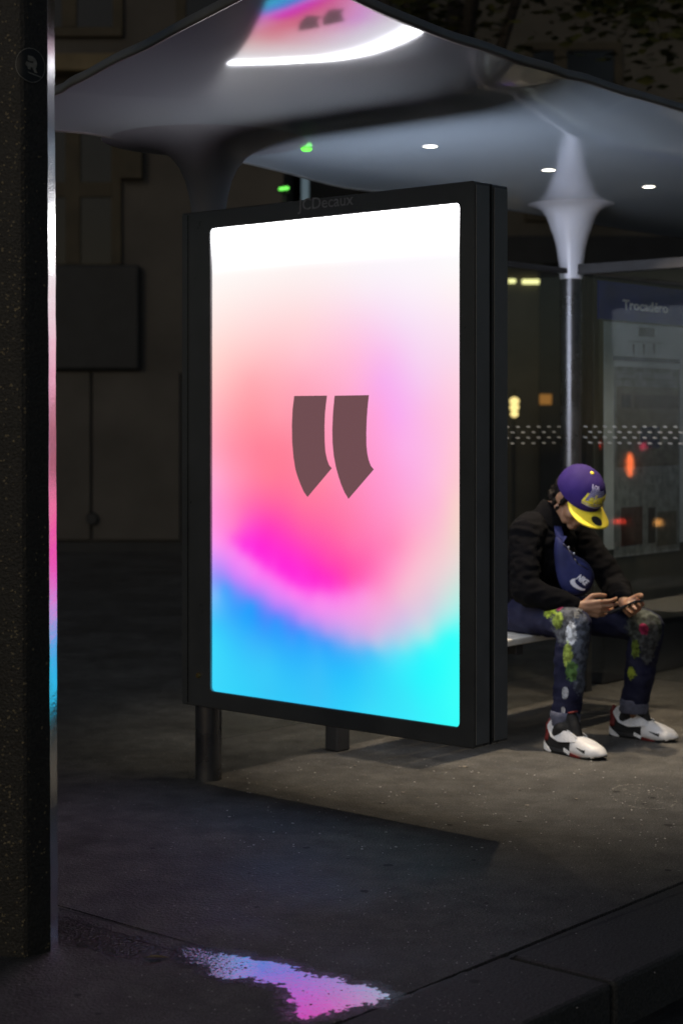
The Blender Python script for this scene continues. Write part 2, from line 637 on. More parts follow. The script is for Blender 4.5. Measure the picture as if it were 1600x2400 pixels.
for px, py, w in [(710, 2326, 5), (722, 2328, 4), (770, 2333, 5), (800, 2325, 5), (744, 2322, 3), (484, 2283, 5), (575, 2273, 7), (566, 2272, 6), (512, 2270, 5), (505, 2253, 4),
                  (716, 2360, 4), (728, 2358, 5), (666, 2299, 2), (625, 2286, 3), (550, 2251, 4), (760, 2326, 3), (803, 2357, 3), (729, 2352, 2), (850, 2352, 4)]:
    q = gpt(px, py)
    pebble(bm, q.x, q.y, w / 1000 * 1.1, .5)
for i in range(150):
    k = rs.choice(PUD)
    q = gpt(k[0] * .75 + 650 * .25 + rs.uniform(-70, 70), k[1] * .8 + 2300 * .2 + rs.uniform(-14, 14))
    pebble(bm, q.x, q.y, rs.uniform(.0012, .003), .5)
obj('wet_grit', bm, mat('dark_grit', (.02, .019, .018), .7, noise_scale=50), kind='stuff')
bm = bmesh.new()
for i in range(420):
    px, py = rs.gauss(800, 330), rs.uniform(2080, 2400)
    if rs.random() < .25:
        px, py = rs.uniform(850, 1150), rs.uniform(2330, 2400)
    q = gpt(px, py)
    pebble(bm, q.x, q.y, rs.uniform(.0008, .0022), .7)
for i in range(160):
    q = gpt(rs.uniform(520, 1600), rs.uniform(1780, 2000))
    pebble(bm, q.x, q.y, rs.uniform(.0015, .0045), .5)
obj('pale_grit', bm, mat('pale_grit', (.55, .53, .50), .25, noise_scale=50), kind='stuff')
bm = bmesh.new()
for i in range(34):
    q = gpt(rs.uniform(140, 1600), rs.uniform(1850, 2400))
    if abs(q.x + .1) < .35 and q.y < 4.4:
        continue
    w = rs.uniform(.003, .016)
    a = rs.uniform(0, 3)
    bm.faces.new([bm.verts.new((q.x + math.cos(k * .785 + a) * w * rs.uniform(.8, 1.2), q.y + math.sin(k * .785 + a) * w * rs.uniform(.8, 1.2), .0012)) for k in range(8)])
obj('gum_spots', bm, mat('old_gum', (.022, .021, .020), .75, noise_scale=50), kind='stuff')
# ragged tar and cracks: along both joints, and a few wandering across the fields
bm = bmesh.new()


def crack(bm, a, b, w, wob, seed, n=90):
    a, b = a.to_2d(), b.to_2d()
    u = (b - a).normalized()
    nn = Vector((-u.y, u.x))
    prev = None
    for k in range(n + 1):
        t = k / n
        p = a.lerp(b, t) + nn * (noise.noise(Vector((t * 9, seed, 0))) * wob + noise.noise(Vector((t * 60, seed, 4))) * wob * .3)
        ww = w * (.35 + 1.3 * max(0, noise.noise(Vector((t * 38, seed, 9))) + .25))
        cur = (bm.verts.new((p.x + nn.x * ww, p.y + nn.y * ww, .0009)), bm.verts.new((p.x - nn.x * ww, p.y - nn.y * ww, .0009)))
        if prev:
            bm.faces.new((prev[0], cur[0], cur[1], prev[1]))
        prev = cur


crack(bm, gpt(800, 2393), gpt(1600, 2092), .0075, .004, 1.0, 150)
crack(bm, gpt(138, 2130), gpt(905, 2335), .0032, .003, 2.0)
crack(bm, gpt(150, 2150), gpt(420, 2235), .004, .02, 3.0)
crack(bm, gpt(1000, 2080), gpt(1320, 2200), .0018, .03, 4.0)
crack(bm, gpt(300, 2010), gpt(620, 2070), .0014, .04, 5.0)
obj('crack_filler', bm, mat('tar', (.010, .010, .010), .6, noise_scale=60), kind='stuff')
# dull scraps trodden into the pavement under the shelter
bm = bmesh.new()
for px, py, w in [(832, 1797, 9), (1090, 1799, 15), (1078, 1799, 9), (978, 1873, 9), (945, 1860, 9), (855, 1820, 7), (1217, 1853, 9), (1235, 1890, 12), (1362, 1818, 9), (1330, 1914, 8), (1350, 1875, 8), (1408, 1830, 3), (1504, 1937, 4)]:
    q = gpt(px, py)
    a = rs.uniform(0, 3)
    w = w / FPX * q.y * .55
    vs = []
    for k in range(7):
        t = k / 7 * 6.283
        rr = w * rs.uniform(.6, 1.1)
        vs.append(bm.verts.new((q.x + math.cos(t + a) * rr, q.y + math.sin(t + a) * rr * .8, .003 + rs.uniform(0, .003))))
    bm.faces.new(vs)
obj('litter_scraps', bm, mat('scrap', (.30, .26, .2), .7, noise_scale=120), kind='stuff')
# small yellowed leaf lying by the dark damp patch
q = gpt(367, 2249)
bm = bmesh.new()
vs = [(-.030, 0, .004), (-.012, .010, .008), (.012, .009, .006), (.034, .001, .003), (.012, -.008, .007), (-.012, -.010, .010)]
vv = [bm.verts.new(v) for v in vs]
mid = [bm.verts.new((-.012, 0, .005)), bm.verts.new((.012, 0, .003))]
for f in ((vv[0], mid[0], vv[1]), (vv[1], mid[0], mid[1], vv[2]), (vv[2], mid[1], vv[3]), (vv[0], vv[5], mid[0]), (vv[5], vv[4], mid[1], mid[0]), (vv[4], vv[3], mid[1])):
    bm.faces.new(f)
lf = obj('fallen_leaf', bm, mat('yellow_leaf', (.16, .13, .03), .7, noise_scale=90))
lf.location = q
lf.rotation_euler = (0, 0, .1)
tag(lf, 'small yellowish leaf lying flat on the pavement left of the puddle', 'leaf')
# broken chalk ring
cq = gpt(1506, 1868)
bm = bmesh.new()
for i in range(190):
    t = rs.uniform(0, 6.283)
    if rs.random() < .35 and 2.2 < t < 3.6:
        continue
    rr = rs.gauss(1, .018) if rs.random() < .7 else rs.uniform(.2, .8)
    x = cq.x + math.cos(t) * .112 * rr
    y = cq.y + math.sin(t) * .20 * rr
    s = rs.uniform(.0012, .0035)
    a = rs.uniform(0, 3)
    bm.faces.new([bm.verts.new((x + s * math.cos(a + k * 1.57) * (1 + k % 2), y + s * math.sin(a + k * 1.57), .0016)) for k in range(4)])
ck = obj('chalk_ring', bm, mat('chalk', (.42, .40, .34), .9, noise_scale=80))
ck['kind'] = 'stuff'

# ================================================================== BUS SHELTER
RB = [(-.125, 4.43), (.047, 4.69), (.292, 5.08), (.757, 5.71), (1.265, 6.33), (1.95, 7.15), (3.0, 8.4), (4.2, 9.8), (4.45, 10.4), (4.0, 10.85), (3.2, 10.9),
      (1.9, 9.75), (.80, 8.47), (.32, 7.96), (0, 7.67), (-.27, 7.17), (-.46, 6.85), (-.74, 6.50), (-.93, 6.24), (-1.02, 6.02), (-.93, 5.80), (-.6, 5.24), (-.286, 4.70)]
NCURL = 9          # street edge = first points, left end = last three


def crom(P, n=10):
    out = []
    m = len(P)
    for i in range(m):
        p0, p1, p2, p3 = [Vector(P[(i + k) % m]) for k in (-1, 0, 1, 2)]
        for k in range(n):
            t = k / n
            out.append(.5 * ((2 * p1) + (p2 - p0) * t + (2 * p0 - 5 * p1 + 4 * p2 - p3) * t * t + (3 * p1 - p0 - 3 * p2 + p3) * t ** 3))
    return out




def edge_at(px, py, c=.075):
    """plan position of a roof edge point seen at px,py: the edge curls up, so height and distance are solved together"""
    Y = 5.0
    for _ in range(60):
        x = (px - 800) / FPX * Y
        h = 2.400 + .35 * max(0.0, 5.10 - Y) ** 2 + .27 * (x + .10) ** 2 * max(0.0, min(1.0, (5.55 - Y) / .8)) + c * max(0.0, min(1.0, (Y - 4.75) / .9))
        Y = .6 * Y + .4 * FPX * (h - CH) / (HY - py)
    return ((px - 800) / FPX * Y, Y)


RB = [edge_at(700, -66), edge_at(800, -20), edge_at(880, 18), edge_at(980, 60), edge_at(1100, 104), edge_at(1215, 143), edge_at(1330, 180), edge_at(1460, 218), edge_at(1600, 258)] + RB[6:19] + \
     [(-1.10, 6.15), (-1.14, 6.06), edge_at(90, 240, .025), edge_at(150, 208, .025), edge_at(210, 176, .025), edge_at(300, 129, .025), edge_at(400, 78, .03), edge_at(500, 27, .03), edge_at(600, -24)]
bound = crom(RB, 10)
nb = len(bound)
curl_smooth = [bound[i % nb] for i in range(nb - 70, nb + 102)]


def dseg(p, a, b):
    ab = b - a
    t = max(0, min(1, (p - a).dot(ab) / ab.length_squared))
    return (p - (a + ab * t)).length


Z0, CURL, CW, TIP_K = 2.400, .075, .38, .35


def roof_z(p):
    # smooth minimum of distances to the two curled-up edges
    d1 = min(dseg(p, a, b) for a, b in zip(curl_smooth[70:], curl_smooth[71:]))
    d2 = min(dseg(p, a, b) for a, b in zip(curl_smooth[:71], curl_smooth[1:72]))
    def g(dd, w):
        s = max(0.0, 1 - dd / w)
        return s * s
    fade = max(0.0, min(1.0, (p.y - 4.75) / .9))
    tip = TIP_K * max(0.0, 5.10 - p.y) ** 2 + .27 * (p.x + .10) ** 2 * max(0.0, min(1.0, (5.55 - p.y) / .8))
    return Z0 + tip + fade * max(CURL * g(d1, CW), .025 * g(d2, .34))


SP0, SP1 = Vector((-.35, 5.65)), Vector((3.5, 10.0))


def spine(p):
    ab = SP1 - SP0
    t = max(0, min(1, (p - SP0).dot(ab) / ab.length_squared))
    return SP0 + ab * t


shelter = thing('bus_shelter', 'bus shelter with a pale glossy pointed roof on two trumpet topped columns', 'bus shelter', C1, RZ)
MI = (Matrix.Translation(C1) @ Matrix.Rotation(RZ, 4, 'Z')).inverted()
NR = 26
bm = bmesh.new()
rings = []
for k in range(NR + 1):
    t = (k / NR)
    ring = []
    for p in bound:
        q = p.lerp(spine(p), .012 + t * .988)
        ring.append(bm.verts.new(MI @ Vector((q.x, q.y, roof_z(q)))))
    rings.append(ring)
for a, b in zip(rings, rings[1:]):
    for i in range(nb):
        j = (i + 1) % nb
        bm.faces.new((a[i], a[j], b[j], b[i]))
bmesh.ops.remove_doubles(bm, verts=bm.verts, dist=.0008)
ru = obj('roof_underside', bm, M_ROOF, shelter, smooth=True)
# outer lip and dark top skin
bm = bmesh.new()
prof = [(.014, .0), (.010, -.006), (.0, -.004), (-.003, .004), (.0, .022), (.010, .028), (.06, .036), (.5, .060), (.98, .070)]
rings = []
for t, dz in prof:
    ring = []
    for p in bound:
        q = p.lerp(spine(p), t) if t >= 0 else p + (p - spine(p)).normalized() * -t
        z = roof_z(p) if t < .2 else roof_z(q)
        ring.append(bm.verts.new(MI @ Vector((q.x, q.y, z + dz))))
    rings.append(ring)
for a, b in zip(rings, rings[1:]):
    for i in range(nb):
        j = (i + 1) % nb
        bm.faces.new((a[i], a[j], b[j], b[i]))
bmesh.ops.remove_doubles(bm, verts=bm.verts, dist=.0008)
obj('roof_edge', bm, mat('roof_edge_grey', (.16, .16, .155), .4, noise_scale=6, noise_amt=.15), shelter, smooth=True)
M_SHADED = mat('shaded_head_grey', (.20, .21, .24), .5, noise_scale=5, noise_amt=.1)  # darker copy of the white lacquer: the first head's shade painted in
TR = [(.052, 2.035), (.0545, 2.04), (.057, 2.06), (.062, 2.12), (.072, 2.19), (.088, 2.25), (.110, 2.30), (.140, 2.338), (.175, 2.364), (.225, 2.381), (.29, 2.3925), (.36, 2.3985), (.40, 2.403)]
for yy in (0.0, 2.47):
    bm = bmesh.new()
    lathe(bm, [(.050, 0), (.050, 2.05)], 40)
    colm = obj('column', bm, M_STEEL, shelter, smooth=True)
    colm.location = (0, yy, 0)
    bm = bmesh.new()
    prof = []
    for (r0, z0), (r1, z1) in zip(TR, TR[1:]):
        prof += [(r0 + (r1 - r0) * k / 2, z0 + (z1 - z0) * k / 2) for k in range(2)]
    prof.append(TR[-1])
    if yy > 1:
        prof = [q_ for q_ in prof if q_[0] < .10] + [(.108, 2.305), (.122, 2.340), (.142, 2.368), (.170, 2.387), (.205, 2.3985), (.222, 2.404)]
    lathe(bm, prof, 56)
    MW = Matrix.Translation(C1) @ Matrix.Rotation(RZ, 4, 'Z')
    for v in bm.verts:
        wp = MW @ Vector((v.co.x, v.co.y + yy, 0))
        kk = min(1, max(0, (v.co.xy.length - .06) / .40))
        v.co.z += (roof_z(wp.to_2d()) - Z0) * kk
    tp = obj('trumpet_head', bm, M_WHITE if yy > 1 else M_SHADED, colm, smooth=True)
    bm = bmesh.new()
    lathe(bm, [(.0, .012), (.085, .012), (.095, .006), (.097, 0)], 32)
    bm.free()

# round downlights in the ceiling: real lamps
dl_pts = [gpt(1008, 347, 2.392), gpt(1285, 402, 2.392), gpt(1520, 441, 2.392)]
M_LAMP = m_emit('lamp_warm', (1, .93, .76), 9)
M_RIM = mat('lamp_rim', (.5, .5, .5), .3, noise_scale=20)
for i, q in enumerate(dl_pts + [dl_pts[2] + (dl_pts[2] - dl_pts[1])]):
    lq = MI @ Vector((q.x, q.y, 2.3995))
    bm = bmesh.new()
    lathe(bm, [(.033, .0), (.033, -.0015), (.028, -.002), (.0272, -.0008)], 28)
    rim = obj('downlight', bm, M_RIM, shelter, smooth=True)
    rim.location = lq
    bm = bmesh.new()
    lathe(bm, [(.0275, -.0010), (.016, -.0014), (0, -.0016)], 28)
    obj('lens', bm, M_LAMP, rim, smooth=True)
    ld = bpy.data.lights.new('downlight_lamp', 'AREA')
    ld.shape = 'DISK'
    ld.size = .066
    ld.energy = (1.5, 9.6, 5.8, 2.0)[i]
    ld.color = (1, .80, .56)
    ld.spread = R(88)
    lo = bpy.data.objects.new('downlight_lamp', ld)
    COL.objects.link(lo)
    lo.parent = shelter
    lo.location = lq + Vector((0, 0, -.0024))
    lo.rotation_euler = (0, 0, 0)
q = gpt(718, 350, 2.39)
bm = bmesh.new()
lathe(bm, [(.022, .0), (.022, -.006), (.016, -.012), (0, -.014)], 20)
gi = obj('green_glint', bm, m_emit('green_light', lin(120, 255, 90), 1.3), shelter, smooth=True)  # glowing bead standing in for a green reflection on the ceiling
gi.location = MI @ Vector((q.x, q.y, 2.396))

# glass back wall between the columns, and the end screen that comes forward from the second one
def glass_wall(y0, y1, name='glass_pane'):
    g = obj(name, bx(-.004, .004, y0, y1, .14, 2.06), M_GLASS, shelter)
    return g


g1 = glass_wall(.07, 2.40)
obj('glass_rail', bx(-.018, .018, .06, 2.41, 2.06, 2.085, bev=.003), M_RAIL, shelter)
obj('glass_foot', bx(-.035, .035, .70, .78, 0, .17, bev=.008), M_RAIL, shelter)
g2 = obj('glass_pane', bx(.06, 1.30, 2.466, 2.474, .14, 2.055), M_GLASS, shelter)
obj('end_rail', bx(.05, 1.32, 2.445, 2.495, 2.055, 2.105, bev=.004), M_RAIL, shelter)
obj('glass_foot', bx(1.18, 1.26, 2.435, 2.505, 0, .17, bev=.008), M_RAIL, shelter)


def dots(axis, a0, a1, pitch, zc, w, h, parent):
    bm = bmesh.new()
    for row in range(4):
        z = zc - row * .0258
        a = a0 + (pitch / 2 if row % 2 else 0)
        while a < a1:
            sk = h * .55
            P = [(a - w / 2 - sk, z + h / 2), (a + w / 2 - sk, z + h / 2), (a + w / 2 + sk, z - h / 2), (a - w / 2 + sk, z - h / 2)]
            if axis == 'y':
                bm.faces.new([bm.verts.new((.0055, u, v)) for u, v in P])
            else:
                bm.faces.new([bm.verts.new((u, 2.4645, v)) for u, v in P])
            a += pitch
    obj('frit_dots', bm, M_DOT, parent, kind='stuff')


dots('y', .12, 2.36, .086, 1.320, .029, .0070, g1)
dots('x', .085, 1.28, .0545, 1.320, .0205, .0070, g2)

# ------------------------------------------------------------------ information case behind the second column
info = thing('information_case', 'dark blue headed stop information case with a timetable poster behind glass', 'information board', C1 - F3 * .05, RZ)
II = (Matrix.Translation(info.location) @ Matrix.Rotation(RZ, 4, 'Z'))


def on_info(px, py, x=0.03):
    """point of the case front that lies on the sight line of a photo pixel"""
    P0 = II @ Vector((x, 0, 0))
    dv = Vector(((px - 800) / FPX, 1, (HY - py) / FPX))
    t = F3.dot(P0 - Vector((0, 0, CH))) / F3.dot(dv)
    P = Vector((0, 0, CH)) + dv * t
    q = II.inverted() @ P
    return q.y, q.z


iy0, iy1 = on_info(1396, 700)[0], on_info(1396, 700)[0] + 1.12
obj('case_body', bx(-.05, .02, iy0, iy1, .30, 2.075, bev=.004), mat('case_green_grey', (.055, .056, .048), .6, noise_scale=4), info)
obj('case_plinth', bx(-.30, -.052, iy0 + .2, iy1, 0, .26, bev=.01), M_RAIL, info)
obj('upright', bx(-.05, .01, iy0 - .055, iy0 - .004, 0, 2.085, bev=.005), M_RAIL, info)
obj('upright', bx(-.05, .05, iy1 + .004, iy1 + .085, 0, 2.085, bev=.005), M_RAIL, info)
obj('header_panel', bx(.02, .027, iy0 + .03, iy1 - .03, on_info(1418, 748)[1], 2.05), mat('navy_header', (.018, .034, .24), .3, noise_scale=5), info)
me = text_mesh('Trocadéro', .092, .001, bold=.0012)
ya, za = on_info(1460, 724, .03)
yb, zb = on_info(1565, 738, .03)
xs = [v.co.x for v in me.vertices]
w0 = max(xs) - min(xs)
sx = (yb - ya) / w0
ymin, x0 = min(v.co.y for v in me.vertices), min(xs)
xf(me, lambda c: Vector((.0285 + c.z, ya + (c.x - x0) * sx, za + (c.y - ymin) * .74)))
obj('stop_name', me, mat('pale_letters', (.92, .93, .97), .6, noise_scale=30), info)
# poster sheet and its printed blocks
pz1, pz0 = on_info(1418, 752)[1], on_info(1418, 1290)[1]
py0 = on_info(1418, 900)[0]
sheet = obj('poster', bx(.020, .023, py0, iy1 - .05, pz0, pz1), mat('poster_paper', (.80, .84, .93), .6, noise_scale=3, noise_amt=.2), info)


def ink(px0, py0_, px1, py1_, color, x=.0235, name='print_block'):
    a, b = on_info(px0, py0_, x), on_info(px1, py1_, x)
    return obj(name, bx(x, x + .0008, a[0], b[0], min(a[1], b[1]), max(a[1], b[1])), mat('ink', tuple(k * 2.0 for k in color), .6, noise_scale=24, noise_amt=.35), sheet)


ink(1438, 858, 1592, 1290, (.15, .16, .17))                                   # lower map sheet
ink(1444, 905, 1590, 1090, (.085, .078, .062), .0245)
ink(1437, 833, 1592, 852, (.05, .065, .10), .0245)
ink(1496, 766, 1533, 790, (.055, .055, .06), .0245)
ink(1472, 800, 1553, 804, (.045, .05, .065), .0245)
for px in (1484, 1508, 1532):
    a = on_info(px, 806, .0245)
    bm = bmesh.new()
    vs = [(-.012, 0), (.012, 0), (.006, -.045), (0, -.06), (-.006, -.045)]
    bm.faces.new([bm.verts.new((.0252, a[0] + u, a[1] + v)) for u, v in vs])
    obj('print_block', bm, mat('ink', (.05, .055, .07), .6, noise_scale=24), sheet)
for k, yy in enumerate((862, 868, 874, 888)):
    ink(1450, yy, (1570, 1565, 1478, 1570)[k], yy + 2.5, (.05, .05, .055), .0252)
ink(1455, 925, 1478, 955, (.02, .02, .022), .0252)
a = on_info(1466, 932, .026)
bm = bmesh.new()
bm.faces.new([bm.verts.new((.0262, a[0] + u, a[1] + v)) for u, v in [(-.016, .012), (.02, .006), (.002, -.004), (-.002, -.03), (-.008, -.004)]])
obj('print_arrow', bm, mat('ink_pale', (.2, .2, .2), .6, noise_scale=24), sheet)
ink(1486, 925, 1590, 958, (.045, .04, .035), .0252)
ink(1500, 1000, 1545, 1050, (.012, .018, .045), .0256)
ink(1455, 1190, 1505, 1275, (.045, .022, .018), .0256)
ink(1518, 1190, 1535, 1272, (.008, .008, .009), .0256)
ink(1540, 1200, 1585, 1275, (.07, .065, .055), .0256)
# glazed door of the case
obj('case_glass', bx(.034, .038, iy0 + .02, iy1 - .02, pz0 - .03, pz1 + .01), M_GLASS, info)

# ------------------------------------------------------------------ bench
bench = thing('bench', 'pale slatted bench under the shelter that the seated person sits on', 'bench', C1, RZ)
M_BENCH = mat('bench_steel', (.66, .64, .58), .45, noise_scale=14, noise_amt=.15)
M_BFR = mat('bench_frame', (.03, .03, .032), .4, noise_scale=14)
for k in range(4):
    obj('slat', bx(.14 + k * .094, .14 + k * .094 + .088, .80, 2.36, .418, .448, bev=.006), M_BENCH, bench)
for yy in (1.32, 2.2):
    bm = bmesh.new()
    box(bm, .15, .50, yy - .025, yy + .025, .375, .416, bev=.004)
    box(bm, .16, .21, yy - .024, yy + .024, .0, .376, bev=.004)
    obj('bench_support', bm, M_BFR, bench)

# ================================================================== ADVERTISING DISPLAY
W0 = Vector((-.601, 6.409, 0))
ad = thing('advertising_display', 'large black advertising display with a glowing pink and blue gradient screen', 'advertising display', W0, RZ)
CW_, CZ0, CZ1 = 1.36, .285, 2.127
SX0, SX1, SZ0, SZ1 = .152, 1.299, .348, 2.059


def rrect(x0, x1, z0, z1, r, n=6):
    P = []
    for cx, cz, a0 in ((x1 - r, z1 - r, 0), (x0 + r, z1 - r, 90), (x0 + r, z0 + r, 180), (x1 - r, z0 + r, 270)):
        for k in range(n + 1):
            a = R(a0 + 90 * k / n)
            P.append((cx + r * math.cos(a), cz + r * math.sin(a)))
    return P


def ring_frame(yf, yb, lip=.010):
    bm = bmesh.new()
    O = rrect(0, CW_, CZ0, CZ1, .008)
    Oi = rrect(.004, CW_ - .004, CZ0 + .004, CZ1 - .004, .006)
    I = rrect(SX0, SX1, SZ0, SZ1, .016)
    Ii = rrect(SX0 - .003, SX1 + .003, SZ0 - .003, SZ1 + .003, .018)
    sg = 1 if yb > yf else -1
    loops = [([bm.verts.new((x, yb, z)) for x, z in O]), ([bm.verts.new((x, yf + sg * .004, z)) for x, z in O]), ([bm.verts.new((x, yf, z)) for x, z in Oi]),
             ([bm.verts.new((x, yf, z)) for x, z in Ii]), ([bm.verts.new((x, yf + sg * .003, z)) for x, z in I]), ([bm.verts.new((x, yf + sg * (.003 + lip), z)) for x, z in I])]
    n = len(O)
    for a, b in zip(loops, loops[1:]):
        for i in range(n):
            bm.faces.new((a[i], a[(i + 1) % n], b[(i + 1) % n], b[i]))
    for f in bm.faces:
        c_ = f.calc_center_median()
    for i in range(n):
        pass
    bm.faces.ensure_lookup_table()
    for f in list(bm.faces)[4 * n:5 * n]:
        f.material_index = 1
    bm.faces.new(loops[0])
    return bm


M_TRIM = mat('pale_lip', (.30, .30, .32), .35, .2, noise_scale=3, noise_amt=.5)  # lip coloured pale to give the white highlight along the screen edge
ff = obj('front_frame', ring_frame(0, .086), [M_BLACK, M_TRIM], ad)
rf = obj('rear_frame', ring_frame(.19, .100), [M_BLACK, M_TRIM], ad)
obj('core_panel', bx(.02, CW_ - .018, .0865, .0995, CZ0 + .02, CZ1 - .012), M_BLACK2, ad)
obj('door_seam', bx(.034, .038, -.0015, .004, CZ0 + .01, CZ1 - .01), M_BLACK2, ad)
M_SIDE_LIT = mat('side_lit_grey', (.17, .175, .18), .38, noise_scale=6, noise_amt=.15, rough_var=.08)  # for added plates, paler than the frame so the side looks lit
for ya_, yb_ in ((.008, .080), (.108, .182)):
    obj('lit_side_plate', bx(CW_ + .0005, CW_ + .004, ya_, yb_, CZ0 + .012, CZ1 - .012, bev=.001), M_SIDE_LIT, ad)
obj('edge_profile', bx(-.006, .0, .01, .08, CZ0 + .01, CZ1 - .01), M_RAIL, ad)
# screen picture: a smooth colour field printed on the panel
KP = []
A = lambda pts: [KP.append((470 + x / 2.529, 460 + y / 2.529, c)) for x, y, c in pts]
B = lambda pts: [KP.append((470 + x / 2.529, 1080 + y / 2.529, c)) for x, y, c in pts]
A([(60, 200, (255, 255, 255)), (1510, 50, (249, 249, 251)), (800, 150, (253, 252, 253)),
   (80, 350, (255, 255, 255)), (400, 380, (255, 250, 248)), (800, 400, (253, 246, 247)), (1150, 400, (252, 246, 252)), (1500, 400, (253, 250, 252)),
   (80, 550, (255, 246, 242)), (300, 550, (254, 240, 238)), (600, 550, (253, 235, 236)), (980, 550, (251, 236, 246)), (1250, 550, (252, 240, 250)), (1500, 550, (254, 243, 245)),
   (80, 750, (255, 232, 228)), (300, 750, (255, 222, 222)), (600, 750, (255, 216, 220)), (950, 750, (252, 212, 235)), (1200, 750, (248, 222, 246)), (1500, 750, (252, 230, 242)),
   (80, 950, (255, 215, 210)), (300, 950, (255, 198, 200)), (600, 950, (255, 195, 208)), (900, 950, (255, 190, 220)), (1100, 950, (250, 190, 238)), (1300, 950, (248, 212, 242)), (1500, 950, (250, 218, 236)),
   (80, 1100, (255, 200, 200)), (300, 1100, (255, 172, 180)), (600, 1100, (255, 172, 192)), (900, 1100, (255, 178, 215)), (1080, 1100, (248, 175, 238)), (1300, 1100, (248, 200, 240)), (1500, 1100, (253, 210, 228)),
   (80, 1300, (255, 178, 190)), (300, 1300, (255, 152, 165)), (450, 1300, (255, 155, 172)), (765, 1300, (255, 160, 190)), (1050, 1300, (255, 165, 222)), (1150, 1300, (250, 170, 238)), (1350, 1300, (252, 190, 228)), (1500, 1300, (253, 200, 222)),
   (80, 1500, (255, 165, 190)), (200, 1500, (255, 145, 170)), (350, 1500, (255, 130, 155)), (500, 1500, (255, 130, 155)), (765, 1500, (255, 150, 185)), (1050, 1500, (255, 160, 215)), (1200, 1500, (252, 175, 232)), (1400, 1500, (253, 190, 225)), (1510, 1500, (255, 200, 215))])
